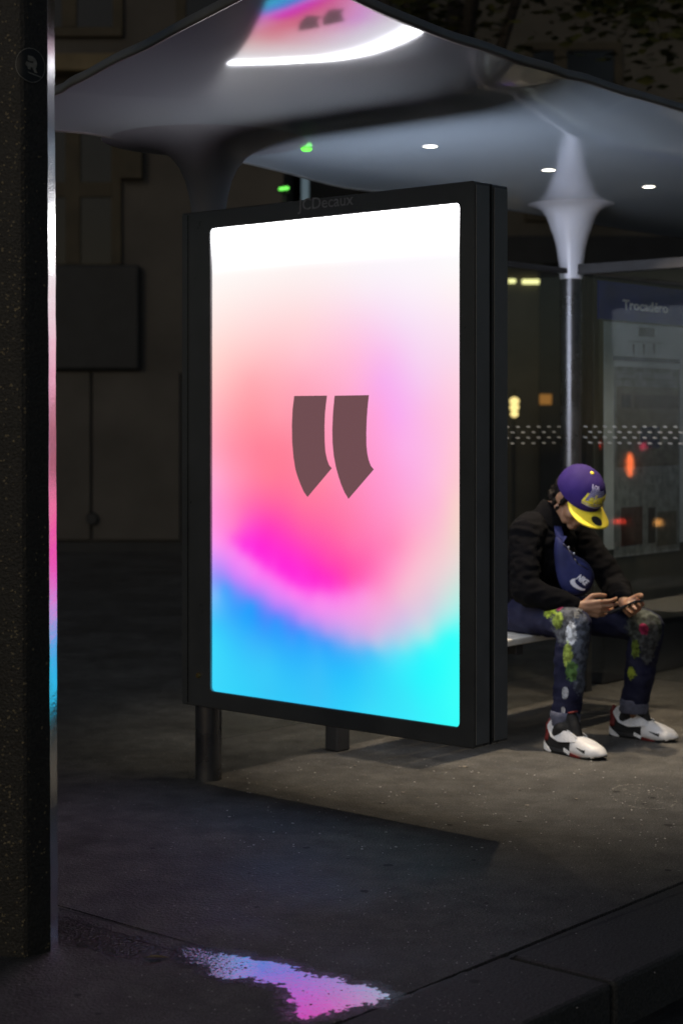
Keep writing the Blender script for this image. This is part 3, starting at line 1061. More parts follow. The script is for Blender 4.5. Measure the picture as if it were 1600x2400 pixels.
B([(100, 100, (255, 165, 205)), (250, 100, (255, 140, 175)), (400, 100, (255, 125, 155)), (700, 100, (255, 135, 165)), (1080, 100, (255, 155, 210)), (1250, 100, (252, 172, 225)), (1400, 100, (254, 190, 222)), (1510, 100, (253, 200, 210)),
   (100, 250, (255, 150, 210)), (250, 250, (255, 120, 180)), (400, 250, (255, 100, 165)), (600, 250, (255, 115, 160)), (800, 250, (255, 125, 170)), (1050, 250, (255, 145, 200)), (1250, 250, (253, 170, 215)), (1400, 250, (253, 185, 215)), (1510, 250, (250, 208, 205)),
   (80, 400, (255, 150, 225)), (200, 400, (255, 120, 205)), (300, 400, (255, 75, 205)), (400, 400, (255, 60, 190)), (600, 400, (255, 90, 170)), (850, 400, (255, 115, 170)), (1050, 400, (255, 135, 190)), (1250, 400, (255, 165, 205)), (1400, 400, (250, 190, 210)), (1510, 400, (245, 212, 205)),
   (90, 500, (250, 150, 240)), (180, 500, (253, 120, 230)), (300, 500, (255, 55, 222)), (450, 500, (255, 50, 205)), (650, 500, (255, 75, 180)), (900, 500, (255, 110, 175)), (1150, 500, (255, 140, 190)), (1300, 500, (252, 180, 205)), (1500, 500, (240, 212, 208)),
   (90, 600, (205, 145, 250)), (200, 600, (240, 130, 245)), (300, 600, (253, 110, 235)), (420, 600, (255, 58, 222)), (560, 600, (255, 48, 210)), (750, 600, (255, 70, 180)), (1000, 600, (255, 108, 180)), (1150, 600, (255, 150, 200)), (1300, 600, (250, 190, 210)), (1500, 600, (235, 216, 215)),
   (90, 700, (140, 150, 250)), (200, 700, (190, 130, 250)), (320, 700, (240, 125, 245)), (450, 700, (255, 100, 235)), (600, 700, (255, 55, 220)), (750, 700, (255, 52, 200)), (900, 700, (255, 90, 180)), (1050, 700, (255, 130, 195)), (1250, 700, (248, 190, 212)), (1500, 700, (218, 222, 218)),
   (90, 800, (120, 185, 252)), (200, 800, (90, 150, 252)), (300, 800, (140, 130, 250)), (420, 800, (210, 130, 248)), (550, 800, (250, 125, 240)), (700, 800, (253, 120, 232)), (850, 800, (253, 125, 225)), (1000, 800, (252, 150, 215)), (1200, 800, (240, 190, 215)), (1350, 800, (225, 205, 220)), (1500, 800, (195, 232, 225)),
   (90, 900, (85, 190, 252)), (200, 900, (55, 165, 252)), (350, 900, (70, 140, 252)), (450, 900, (120, 125, 252)), (560, 900, (180, 130, 248)), (700, 900, (235, 140, 240)), (850, 900, (242, 150, 232)), (1000, 900, (240, 165, 225)), (1200, 900, (222, 190, 225)), (1350, 900, (205, 212, 228)), (1500, 900, (165, 240, 235)),
   (90, 980, (60, 200, 252)), (200, 980, (55, 180, 252)), (400, 980, (60, 150, 253)), (550, 980, (90, 135, 252)), (700, 980, (170, 145, 245)), (850, 980, (210, 160, 238)), (1000, 980, (222, 170, 228)), (1200, 980, (200, 200, 232)), (1350, 980, (185, 225, 232)), (1500, 980, (100, 250, 245)),
   (90, 1060, (60, 210, 252)), (300, 1060, (55, 180, 252)), (550, 1060, (60, 160, 253)), (700, 1060, (80, 155, 252)), (850, 1060, (150, 165, 242)), (1000, 1060, (190, 180, 232)), (1150, 1060, (170, 205, 235)), (1300, 1060, (140, 235, 240)), (1420, 1060, (70, 250, 248)), (1510, 1060, (55, 255, 250)),
   (90, 1130, (60, 215, 252)), (400, 1130, (55, 185, 250)), (700, 1130, (58, 175, 252)), (850, 1130, (75, 175, 250)), (1000, 1130, (90, 190, 248)), (1150, 1130, (110, 220, 248)), (1300, 1130, (70, 240, 250)), (1500, 1130, (55, 255, 250)),
   (90, 1250, (60, 215, 252)), (400, 1250, (55, 200, 250)), (700, 1250, (55, 190, 250)), (1000, 1250, (55, 205, 250)), (1200, 1250, (55, 235, 252)), (1500, 1250, (55, 255, 250)),
   (90, 1360, (58, 215, 252)), (400, 1380, (55, 200, 248)), (700, 1380, (55, 195, 248)), (1000, 1380, (55, 210, 250)), (1200, 1380, (55, 230, 250)), (1500, 1380, (58, 255, 250)),
   (700, 1470, (55, 200, 250)),
   (200, 475, (255, 90, 225)), (260, 515, (255, 58, 225)), (330, 560, (255, 50, 222)), (400, 610, (255, 50, 222)), (470, 655, (255, 50, 222)), (540, 698, (255, 50, 220)), (600, 726, (255, 50, 220)), (680, 742, (255, 55, 215)), (760, 746, (255, 60, 208)), (850, 738, (255, 75, 195)), (950, 715, (255, 100, 190)),
   (200, 535, (250, 130, 238)), (260, 580, (250, 125, 240)), (330, 630, (252, 118, 240)), (400, 680, (253, 112, 238)), (470, 722, (253, 110, 238)), (540, 760, (253, 112, 238)), (600, 785, (253, 112, 236)), (680, 798, (253, 112, 232)), (760, 802, (253, 115, 230)), (850, 795, (253, 122, 225)), (950, 780, (253, 135, 218)),
   (150, 690, (155, 140, 250)), (300, 790, (150, 130, 250)), (450, 882, (160, 130, 250)), (600, 958, (165, 140, 248)), (750, 1025, (160, 155, 243)), (900, 1078, (160, 175, 240)), (1050, 1098, (165, 200, 238)), (1200, 1092, (150, 220, 238)), (1350, 1050, (150, 235, 238)), (1480, 975, (125, 248, 242)),
   (150, 760, (75, 160, 252)), (300, 850, (52, 155, 252)), (450, 945, (60, 148, 253)), (600, 1018, (62, 150, 253)), (750, 1082, (66, 160, 252)), (900, 1135, (80, 180, 250)), (1050, 1160, (80, 205, 249)), (1200, 1152, (85, 232, 249)), (1350, 1112, (70, 250, 249)), (1480, 1045, (56, 255, 250)), (1000, 1500, (58, 220, 250)), (1250, 1530, (58, 235, 252)), (1500, 1560, (55, 255, 250))])
AI = (Matrix.Translation(W0) @ Matrix.Rotation(RZ, 4, 'Z'))


def on_ad(px, py, y=0.0):
    P0 = AI @ Vector((0, y, 0))
    dv = Vector(((px - 800) / FPX, 1, (HY - py) / FPX))
    t = D3.dot(P0 - Vector((0, 0, CH))) / D3.dot(dv)
    q = AI.inverted() @ (Vector((0, 0, CH)) + dv * t)
    return q.x, q.z


kp = np.array([on_ad(a, b, .012) for a, b, c in KP])
kc = np.array([c for a, b, c in KP], float)
keep = []
for i in range(len(kp)):
    if all(np.hypot(*(kp[i] - kp[j])) > .004 for j in keep):
        keep.append(i)
kp, kc = kp[keep], kc[keep]


def rbf_fit(P, V, eps=.02):
    dm = np.sqrt(((P[:, None] - P[None]) ** 2).sum(-1) + eps ** 2)
    n = len(P)
    Am = np.zeros((n + 3, n + 3))
    Am[:n, :n] = dm + np.eye(n) * -.006
    Am[:n, n] = 1; Am[:n, n + 1:] = P
    Am[n, :n] = 1; Am[n + 1:, :n] = P.T
    rhs = np.zeros((n + 3, V.shape[1])); rhs[:n] = V
    return np.linalg.solve(Am, rhs)


WT = rbf_fit(kp, kc)


def rbf_eval(Q, eps=.02):
    dm = np.sqrt(((Q[:, None] - kp[None]) ** 2).sum(-1) + eps ** 2)
    return np.concatenate([dm, np.ones((len(Q), 1)), Q], 1) @ WT


def screen_mat(name, strength):
    m = bpy.data.materials.new(name)
    m.use_nodes = True
    nt = m.node_tree
    p = nt.nodes['Principled BSDF']
    at = nt.nodes.new('ShaderNodeAttribute')
    at.attribute_name = 'picture'
    p.inputs['Base Color'].default_value = (.01, .01, .01, 1)
    p.inputs['Roughness'].default_value = .2
    p.inputs['Specular IOR Level'].default_value = .1
    nt.links.new(at.outputs['Color'], p.inputs['Emission Color'])
    p.inputs['Emission Strength'].default_value = strength
    return m


def screen(name, y, fn, nx=76, nz=114, m=None, boost=13.0):
    me = bpy.data.meshes.new(name)
    X = np.linspace(SX0 - .004, SX1 + .004, nx)
    Z = np.linspace(SZ0 - .004, SZ1 + .004, nz)
    V = [(x, y, z) for z in Z for x in X]
    Fc = [(j * nx + i, j * nx + i + 1, (j + 1) * nx + i + 1, (j + 1) * nx + i) for j in range(nz - 1) for i in range(nx - 1)]
    if y > .09:
        Fc = [f[::-1] for f in Fc]
    me.from_pydata(V, [], Fc)
    c = fn(np.array([(v[0], v[2]) for v in V]))
    c = np.clip(c, 0, 255) / 255
    l = np.where(c <= .04045, c / 12.92, ((c + .055) / 1.055) ** 2.4)
    # white top band's glow is boosted beyond white to light the ceiling
    mn = c.min(1, keepdims=True)
    zz = np.array([v[2] for v in V])[:, None]
    l = l * (1 + boost * np.clip((zz - 1.87) / .17, 0, 1) ** 3)
    l = np.concatenate([l, np.ones((len(l), 1))], 1)
    at = me.color_attributes.new('picture', 'FLOAT_COLOR', 'POINT')
    at.data.foreach_set('color', l.astype(np.float32).ravel())
    return obj(name, me, m, ad)


sc1 = screen('screen', .012, rbf_eval, m=screen_mat('screen_picture', 1.0))


def rear(Q):
    t = (Q[:, 1:2] - SZ0) / (SZ1 - SZ0)
    a, b = np.array([[80, 70, 54]]), np.array([[222, 230, 250]])
    s = np.clip(t * 1.5 - .1, 0, 1)
    return a * (1 - s) + b * s


sc2 = screen('rear_screen', .178, rear, 6, 40, m=screen_mat('rear_ceiling_glow', 5.4), boost=3.0)  # unseen face: gradient and strength shaped to light the far ceiling
# two slanted quotation marks on the screen
QM = [[(400, 214), (745, 210), (735, 290), (724, 390), (719, 520), (720, 680), (728, 800), (745, 880), (768, 945), (796, 972), (540, 1277), (500, 1220), (465, 1140), (435, 1060), (412, 980), (392, 850), (379, 700), (376, 520), (383, 360)],
      [(824, 211), (1184, 205), (1172, 320), (1162, 450), (1157, 600), (1159, 740), (1168, 820), (1180, 880), (1205, 950), (1236, 986), (970, 1296), (930, 1230), (895, 1150), (865, 1060), (838, 960), (815, 840), (802, 700), (800, 560), (808, 380)]]
M_QM = m_emit('quote_mark_print', lin(110, 75, 80), 1.0)
for poly in QM:
    bm = bmesh.new()
    P = [on_ad(600 + x / 4.48, 880 + y / 4.48, .0115) for x, y in poly]
    bm.faces.new([bm.verts.new((x, .0112, z)) for x, z in P])
    tri(bm)
    obj('quote_mark', bm, M_QM, sc1)
# maker's name on the top bar
me = text_mesh('JCDecaux', .062, .0006, bold=.0004)
xs = [v.co.x for v in me.vertices]
x0t, x1t = min(xs), max(xs)
xa, za_ = on_ad(698, 497)
xb, zb_ = on_ad(828, 487)
ym = min(v.co.y for v in me.vertices)
xf(me, lambda c: Vector((xa + (c.x - x0t) * (xb - xa) / (x1t - x0t), -.0008 - c.z, .5 * (za_ + zb_) - .004 + (c.y - ym) * .92)))
obj('maker_name', me, M_LETTER, ff)
# brass lock
bm = bmesh.new()
bmesh.ops.create_cone(bm, cap_ends=True, segments=20, radius1=.011, radius2=.009, depth=.008, matrix=Matrix.Translation((0, 0, 0)) @ Matrix.Rotation(R(90), 4, 'X'))
lk = obj('lock', bm, mat('brass', (.75, .5, .18), .25, 1.0, noise_scale=80), ad, smooth=False)
lk.location = (on_ad(466, 1583)[0], -.004, on_ad(466, 1583)[1])
# top notch hinge blocks
obj('hinge_block', bx(CW_ - .11, CW_ - .05, .084, .102, CZ1 - .03, CZ1 + .006, bev=.002), M_BLACK, ad)

# ================================================================== FOREGROUND POST
post = thing('metal_post', 'tall dark speckled metal post at the left edge, its side reflecting the screen', 'post')
PP = [(-.930, 4.31), (-.792, 4.285), (-.738, 4.335), (-.7304, 4.402), (-.75, 4.43), (-.93, 4.45), (-.965, 4.38)]
LEAN = Matrix.Translation((-.8, 4.3, 0)) @ Matrix.Rotation(R(-.22), 4, 'Y') @ Matrix.Translation((.8, -4.3, 0))


def round_poly(P, radii, n=3):
    out = []
    m = len(P)
    for i in range(m):
        p, a, b = Vector(P[i]), Vector(P[i - 1]), Vector(P[(i + 1) % m])
        r = radii[i]
        u, v = (a - p).normalized() * r, (b - p).normalized() * r
        for k in range(n + 1):
            t = k / n
            out.append((p + u) * (1 - t) ** 2 + p * 2 * t * (1 - t) + (p + v) * t * t)
    return out


PR = round_poly(PP, [.01, .016, .0022, .0022, .008, .01, .01])
bm = bmesh.new()
lv = [0] + [i * .02 for i in range(1, 190)] + [3.9]
prev = None
npr = len(PR)
for z in lv:
    ring = []
    for i, p in enumerate(PR):
        nn = noise.noise(Vector((p.x * 20, p.y * 20, z * 9))) * .0012 + noise.noise(Vector((p.x * 60, p.y * 60, z * 55))) * .0004
        ring.append(bm.verts.new(LEAN @ Vector((p.x + nn, p.y + nn, z))))
    if prev:
        for i in range(npr):
            bm.faces.new((prev[i], prev[(i + 1) % npr], ring[(i + 1) % npr], ring[i]))
    else:
        bm.faces.new(ring[::-1])
    prev = ring
bm.faces.new(prev)


def m_post():
    m = bpy.data.materials.new('weathered_post_paint')
    m.use_nodes = True
    nt = m.node_tree
    N, L = nt.nodes.new, nt.links.new
    p = nt.nodes['Principled BSDF']
    geo = N('ShaderNodeNewGeometry')
    sp = N('ShaderNodeSeparateXYZ'); L(geo.outputs['Position'], sp.inputs[0])
    n1 = N('ShaderNodeTexNoise'); n1.inputs['Scale'].default_value = 150; n1.inputs['Detail'].default_value = 4
    L(geo.outputs['Position'], n1.inputs['Vector'])
    v = N('ShaderNodeTexVoronoi'); v.inputs['Scale'].default_value = 210
    L(geo.outputs['Position'], v.inputs['Vector'])
    vc = N('ShaderNodeSeparateColor'); L(v.outputs['Color'], vc.inputs[0])
    big = N('ShaderNodeTexNoise'); big.inputs['Scale'].default_value = 3.5; big.inputs['Detail'].default_value = 4
    L(geo.outputs['Position'], big.inputs['Vector'])
    th = N('ShaderNodeMath'); th.operation = 'MULTIPLY_ADD'; th.inputs[1].default_value = .09; L(big.outputs['Fac'], th.inputs[0]); L(vc.outputs[0], th.inputs[2])
    gt = N('ShaderNodeMath'); gt.operation = 'GREATER_THAN'; gt.inputs[1].default_value = 1.005
    lm = N('ShaderNodeMapRange'); lm.inputs['From Min'].default_value = -.800; lm.inputs['From Max'].default_value = -.785; lm.inputs['To Min'].default_value = 0; lm.inputs['To Max'].default_value = .035
    L(sp.outputs['X'], lm.inputs['Value'])
    sb = N('ShaderNodeMath'); sb.operation = 'SUBTRACT'; L(th.outputs[0], sb.inputs[0]); L(lm.outputs[0], sb.inputs[1]); L(sb.outputs[0], gt.inputs[0])
    mix = N('ShaderNodeMix'); mix.data_type = 'RGBA'
    mix.inputs[6].default_value = (.026, .024, .020, 1); mix.inputs[7].default_value = (.20, .16, .09, 1)
    L(gt.outputs[0], mix.inputs[0])
    sc = N('ShaderNodeMapRange'); sc.inputs['From Min'].default_value = .3; sc.inputs['From Max'].default_value = .7; sc.inputs['To Min'].default_value = .5; sc.inputs['To Max'].default_value = 1.5
    L(n1.outputs['Fac'], sc.inputs['Value'])
    vm = N('ShaderNodeVectorMath'); vm.operation = 'SCALE'; L(mix.outputs[2], vm.inputs[0]); L(sc.outputs[0], vm.inputs['Scale'])
    L(vm.outputs[0], p.inputs['Base Color'])
    p.inputs['Roughness'].default_value = .55
    b = N('ShaderNodeBump'); b.inputs['Strength'].default_value = .9; b.inputs['Distance'].default_value = .003
    L(n1.outputs['Fac'], b.inputs['Height']); L(b.outputs[0], p.inputs['Normal'])
    return m


def m_strip():
    m = bpy.data.materials.new('polished_edge_strip')
    m.use_nodes = True
    nt = m.node_tree
    N, L = nt.nodes.new, nt.links.new
    p = nt.nodes['Principled BSDF']
    p.inputs['Base Color'].default_value = (.80, .79, .80, 1)
    p.inputs['Metallic'].default_value = 1
    geo = N('ShaderNodeNewGeometry')
    n1 = N('ShaderNodeTexNoise'); n1.inputs['Scale'].default_value = 160; n1.inputs['Detail'].default_value = 4
    L(geo.outputs['Position'], n1.inputs['Vector'])
    n2 = N('ShaderNodeTexNoise'); n2.inputs['Scale'].default_value = 5; n2.inputs['Detail'].default_value = 5
    L(geo.outputs['Position'], n2.inputs['Vector'])
    r = N('ShaderNodeMapRange'); r.inputs['From Min'].default_value = .35; r.inputs['From Max'].default_value = .7; r.inputs['To Min'].default_value = .14; r.inputs['To Max'].default_value = .26
    L(n2.outputs['Fac'], r.inputs['Value']); L(r.outputs[0], p.inputs['Roughness'])
    b = N('ShaderNodeBump'); b.inputs['Strength'].default_value = .35; b.inputs['Distance'].default_value = .0012
    L(n1.outputs['Fac'], b.inputs['Height']); L(b.outputs[0], p.inputs['Normal'])
    return m


po = obj('post_body', bm, [m_post(), m_strip()], post, smooth=False)
sel = 0
for pl in po.data.polygons:
    n = pl.normal
    if n.x > .93 and n.y > -.35 and n.y < .3 and abs(n.z) < .3:
        pl.material_index = 1
        sel += 1


# round sticker with an R
def wrap(u, z):
    """u metres to the right of the corner between the two near faces"""
    a, b, c = Vector(PP[0]), Vector(PP[1]), Vector(PP[2])
    d1, d2 = (b - a).normalized(), (c - b).normalized()
    k = max(0.0, min(1.0, (u + .012) / .024))
    k = k * k * (3 - 2 * k)
    base = b + (d1 * u if u < 0 else d2 * u)
    if abs(u) < .012:
        e0, e1 = b + d1 * -.012, b + d2 * .012
        t = (u + .012) / .024
        base = e0 * (1 - t) ** 2 + b * 2 * t * (1 - t) + e1 * t * t
    dd = (d1 * (1 - k) + d2 * k).normalized()
    nrm = Vector((dd.y, -dd.x))
    return base, nrm


def on_post(u, z, off):
    b, n = wrap(u, z)
    return LEAN @ Vector((b.x + n.x * off, b.y + n.y * off, z))


SZC = 1.35 + (HY - 152) / FPX * 4.30
SU = .024
stk = thing('round_sticker', 'round dark sticker with a grey letter R stuck on the left post', 'sticker')
bm = bmesh.new()
ctr = bm.verts.new(on_post(SU, SZC, .0022))
pv = None
rr0 = .041
N_ = 48
prevring = [ctr] * N_
for r_ in (.01, .02, .03, rr0):
    ring = [bm.verts.new(on_post(max(-.09, min(.072, SU + math.cos(6.2832 * i / N_) * r_)), SZC + math.sin(6.2832 * i / N_) * r_ * 1.05, .0022)) for i in range(N_)]
    for i in range(N_):
        j = (i + 1) % N_
        if prevring[0] is ctr:
            bm.faces.new((ctr, ring[i], ring[j]))
        else:
            bm.faces.new((prevring[i], prevring[j], ring[j], ring[i]))
    prevring = ring
obj('sticker_disc', bm, mat('sticker_black', (.012, .012, .012), .45, noise_scale=30), stk, smooth=True)
M_STG = mat('sticker_grey', (.22, .22, .20), .6, noise_scale=60, noise_amt=.4)
bm = bmesh.new()
ra = [bm.verts.new(on_post(max(-.09, min(.072, SU + math.cos(6.2832 * i / 64) * .0415)), SZC + math.sin(6.2832 * i / 64) * .0436, .0028)) for i in range(64)]
rb = [bm.verts.new(on_post(max(-.09, min(.072, SU + math.cos(6.2832 * i / 64) * .0400)), SZC + math.sin(6.2832 * i / 64) * .0420, .0028)) for i in range(64)]
for i in range(64):
    j = (i + 1) % 64
    if (ra[i].co - ra[j].co).length > 1e-5:
        bm.faces.new((ra[i], ra[j], rb[j], rb[i]))
obj('sticker_ring', bm, M_STG, stk)
RP = [(470, 500), (560, 510), (605, 545), (625, 600), (620, 650), (600, 680), (612, 715), (632, 742), (580, 738), (560, 700), (545, 670), (520, 670), (512, 705), (470, 700), (465, 668), (425, 640), (445, 590), (520, 605), (565, 598), (560, 578), (500, 585), (468, 570)]
bm = bmesh.new()
bm.faces.new([bm.verts.new(on_post(SU + ((x / 6.27) - 84) / FPX * 4.3, SZC - ((y / 6.27 + 50) - 152) / FPX * 4.3, .0030)) for x, y in RP])
tri(bm)
obj('letter_r', bm, M_STG, stk)
bm = bmesh.new()
bm.faces.new([bm.verts.new(on_post(SU + ((x / 6.27) - 84) / FPX * 4.3, SZC - ((y / 6.27 + 50) - 152) / FPX * 4.3, .0030)) for x, y in [(455, 742), (540, 755), (690, 785), (705, 803), (600, 782), (500, 765)]])
obj('small_lettering', bm, M_STG, stk)

# ================================================================== BACKGROUND STREET FRONT
M_WALL = mat('street_wall', (.105, .096, .084), .85, noise_scale=1.2, noise_amt=.25, bump=.3, bump_scale=8)
M_WALL2 = mat('stone_trim', (.19, .15, .085), .8, noise_scale=3)
M_FR = mat('ochre_frame', (.066, .054, .032), .7, noise_scale=4)
M_PANE = mat('dark_pane', (.006, .007, .008), .12, noise_scale=2)
M_DARK = mat('dark_shutter', (.022, .024, .026), .6, noise_scale=4)
YB = 17.6


def bp(px, py, Y=YB):
    return (px - 800) / FPX * Y, CH + (HY - py) / FPX * Y


def window(parent, x0, x1, z0, z1, Y, mull=(.34, .5), fr=.10):
    w = obj('window', bx(x0 - fr, x1 + fr, Y - .06, Y - .002, z0 - fr, z0, bev=.01), M_FR, parent)
    for nm, a in (('window_frame', (x0 - fr, x0, Y - .05, Y - .002, z0 + .002, z1)), ('window_frame', (x1, x1 + fr, Y - .05, Y - .002, z0 + .002, z1)),
                  ('window_frame', (x0 - fr, x1 + fr, Y - .05, Y - .002, z1 + .002, z1 + fr))):
        obj(nm, bx(*a), M_FR, w)
    obj('pane', bx(x0 + .001, x1 - .001, Y - .02, Y - .001, z0 + .002, z1 - .001), M_PANE, w)
    if mull:
        xm, zm = x0 + (x1 - x0) * mull[0], z0 + (z1 - z0) * mull[1]
        obj('mullion', bx(xm - .075, xm + .075, Y - .055, Y - .021, z0 + .004, z1 - .003), M_FR, w)
        obj('transom', bx(x0 + .004, x1 - .004, Y - .053, Y - .021, zm - .075, zm + .075), M_FR, w)


b1 = thing('corner_building', 'dim stone building beyond the left end of the shelter with ochre framed windows', 'building')
obj('wall', bx(-9, -.6, YB, YB + 8, -.12, 13), M_WALL, b1)
x0, z1 = bp(96, 285); x1, z0 = bp(262, 618)
window(b1, x0, x1, z0, z1, YB, mull=(.46, .52))
xw, zw = bp(150, 640)
window(b1, x0 - 3.2, x0 - 1.6, 2.9, 4.6, YB)
for k in range(5):
    window(b1, -8.2 + k * 1.65, -7.3 + k * 1.65, 5.4, 7.3, YB, mull=(.5, .6))
    window(b1, -8.2 + k * 1.65, -7.3 + k * 1.65, 8.6, 10.5, YB, mull=(.5, .6))
# pilaster with a warm capital, dark shutter box, base mouldings
xa, _ = bp(285, 0); xb, _ = bp(335, 0)
obj('pilaster', bx(xa, xb, YB - .12, YB, bp(0, 420)[1], 4.9), M_FR, b1)
obj('ledge', bx(-9, -.6, YB - .30, YB, 4.9, 5.08, bev=.02), M_WALL2, b1)
xa, za = bp(105, 868); xb, zb = bp(330, 622)
obj('shutter_box', bx(xa - 1.2, xb, YB - .12, YB - .001, za, zb, bev=.03), M_DARK, b1)
xa, za = bp(60, 1288); xb, zb = bp(425, 872)
for k in range(4):
    s = .92
    obj('wall_panel', bx(xb - (k + 1) * s + .015, xb - k * s - .015, YB - .05, YB - .001, .12, zb, bev=.008), M_WALL, b1)
xv, zv = bp(218, 1215)
bm = bmesh.new()
bmesh.ops.create_cone(bm, cap_ends=True, segments=20, radius1=.07, radius2=.055, depth=.06, matrix=Matrix.Translation((xv, YB - .075, zv)) @ Matrix.Rotation(R(90), 4, 'X'))
obj('vent', bm, M_DARK, b1)
obj('plinth', bx(-9, -.6, YB - .16, YB - .052, -.12, .10), M_DARK, b1)

b2 = thing('far_building', 'dark building seen through the shelter glass with a lit window strip', 'building')
YC = 21.0
obj('wall', bx(-.4, 14, YC, YC + 8, -.12, 13), mat('brown_wall', (.115, .105, .085), .85, noise_scale=1, noise_amt=.3), b2)
for k in range(6):
    xk = .3 + k * 2.05
    window(b2, xk, xk + 1.0, 3.9, 5.9, YC)
    window(b2, xk, xk + 1.0, 7.2, 9.2, YC)
xa, za = bp(1262, 1300, YC); xb, zb = bp(1345, 560, YC)
obj('doorway', bx(xa, xb, YC - .08, YC - .001, -.1, zb), M_DARK, b2)
obj('shop_fascia', bx(-.4, 14, YC - .2, YC, 3.25, 3.6, bev=.02), M_DARK, b2)
obj('shop_window', bx(2.9, 6.2, YC - .04, YC - .001, .5, 3.0), M_PANE, b2)
for (pa, ya_), (pb, yb_) in (((1190, 654), (1207, 664)), ((1222, 655), (1263, 666))):
    xa, za = bp(pa, yb_, YC); xb, zb = bp(pb, ya_, YC)
    obj('lit_window', bx(xa, xb, YC - .06, YC - .041, za, zb, bev=.008), m_emit('warm_window', (1, .95, .40), 1.6), b2)
xa, za = bp(1262, 948, YC); xb, zb = bp(1290, 924, YC)
obj('dim_window', bx(xa, xb, YC - .10, YC - .085, za, zb), m_emit('amber_window', (1, .42, .08), .30), b2)

lan = thing('wall_lantern', 'glowing amber lantern of three globes seen through the shelter glass', 'lantern')
for k, (yy, r_) in enumerate(((940, .058), (955, .056), (970, .048))):
    x, z = bp(1205, yy, 20.3)
    bm = bmesh.new()
    ball(bm, (x, 20.3, z), (r_, r_, r_ * .85))
    obj('globe', bm, m_emit('lantern_globe', (1, .74, .28), 1.6), lan, smooth=True)
x, z = bp(1205, 955, 20.3)
obj('lantern_pole', bx(x - .02, x + .02, 20.36, 20.40, -.12, z + .22), M_DARK, lan)

# green lamps beyond the display
M_GREEN = m_emit('green_tube', lin(120, 255, 95), 1.6)
for px, py, lab in ((665, 442, 'green tube lamp glowing above the top bar of the display'), (509, 480, 'green tube lamp half hidden by the top left corner of the display')):
    x, z = bp(px, py, 15)
    gl = thing('green_light', lab, 'lamp', (x, 15, z), group='green lamps')
    bm = bmesh.new()
    taper(bm, (-.032, 0, 0), .014, (.032, 0, .008), .014)
    obj('tube', bm, M_GREEN, gl, smooth=True)
    obj('lamp_bracket', bx(-.05, .05, .03, .06, -.03, .03), M_DARK, gl)
    obj('lamp_pole', bx(-.02, .02, .062, .10, -z - .12, .05), M_DARK, gl)

# lamps across the road, seen only as reflections in the case glass
def mirror_place(px, py, dist):
    dv = Vector(((px - 800) / FPX, 1, (HY - py) / FPX))
    P0 = II @ Vector((.038, 0, 0))
    t = F3.dot(P0 - Vector((0, 0, CH))) / F3.dot(dv)
    hit = Vector((0, 0, CH)) + dv * t
    dn = dv.normalized()
    rfl = dn - 2 * dn.dot(F3) * F3
    return hit + rfl * dist


def street_lamp_obj(name, label, cat, p, parts):
    t = thing(name, label, cat, (p.x, p.y, 0))
    for nm, c, s, m_ in parts:
        bm = bmesh.new()
        ball(bm, (0, 0, 0), s)
        o = obj(nm, bm, m_, t, smooth=True)
        o.location = (c[0], c[1], p.z + c[2])
    obj('lamp_post', bx(-.04, .04, -.04, .04, -.12, p.z + .02), M_DARK, t)
    return t


p = mirror_place(1496, 1089, 9)
street_lamp_obj('street_signal', 'tall orange signal light reflected in the information case glass', 'signal light', p, [('signal_lens', (0, -.09, 0), (.034, .034, .125), m_emit('orange_signal', (1, .16, .04), 15))])
p = mirror_place(1414, 1042, 12)
street_lamp_obj('red_signal', 'small red signal light reflected left of the orange one', 'signal light', p, [('signal_lens', (0, -.09, 0), (.05, .05, .05), m_emit('red_signal', (1, .03, .02), 7))])
p = mirror_place(1468, 1222, 12)
street_lamp_obj('tail_light', 'red tail light reflected low in the information case glass', 'signal light', p, [('signal_lens', (0, -.09, 0), (.08, .08, .022), m_emit('red_tail', (1, .06, .03), 9))])
p = mirror_place(1560, 1225, 12)
street_lamp_obj('amber_beacon', 'amber lamp reflected low at the right of the case glass', 'signal light', p, [('signal_lens', (0, -.09, 0), (.045, .045, .045), m_emit('amber_beacon', (1, .42, .1), 7))])
p = mirror_place(1524, 1046, 12)
street_lamp_obj('pink_signal', 'small pinkish red lamp reflected among the white glass dots', 'signal light', p, [('signal_lens', (0, -.09, 0), (.035, .035, .045), m_emit('pink_signal', (1, .05, .12), 5))])


# ================================================================== SEATED PERSON
PO = Vector((.78, 7.39, 0))
person = thing('person', 'person seated on the bench in purple cap and black jacket looking down at a phone', 'person', PO, RZ)
V = Vector
M_SKIN = mat('skin', (.28, .152, .088), .5, noise_scale=40, noise_amt=.1, bump=.05, bump_scale=300)
M_SKIN.node_tree.nodes['Principled BSDF'].inputs['Subsurface Weight'].default_value = .08
M_HAIR = mat('hair', (.010, .008, .007), .5, noise_scale=120, noise_amt=.5, bump=.8, bump_scale=260)
M_JACKET = mat('black_jersey', (.0024, .0024, .0032), 1.0, noise_scale=8, noise_amt=.3, bump=.35, bump_scale=500)
M_NAVY = mat('navy_nylon', (.022, .026, .085), .5, noise_scale=7, noise_amt=.35, bump=.15, bump_scale=90)


def hm(pitch, pos):
    """head frame: x forward, y to the person's left, z up, pitched down"""
    return Matrix.Translation(pos) @ Matrix.Rotation(pitch, 4, 'Y')


HM = Matrix.Translation((.287, -.012, 1.022)) @ Matrix.Rotation(R(-19), 4, 'Z') @ Matrix.Rotation(R(47), 4, 'Y') @ Matrix.Rotation(R(-3), 4, 'X')
H = lambda x, y, z: HM @ V((x, y, z))
HR = HM.to_3x3().to_4x4()

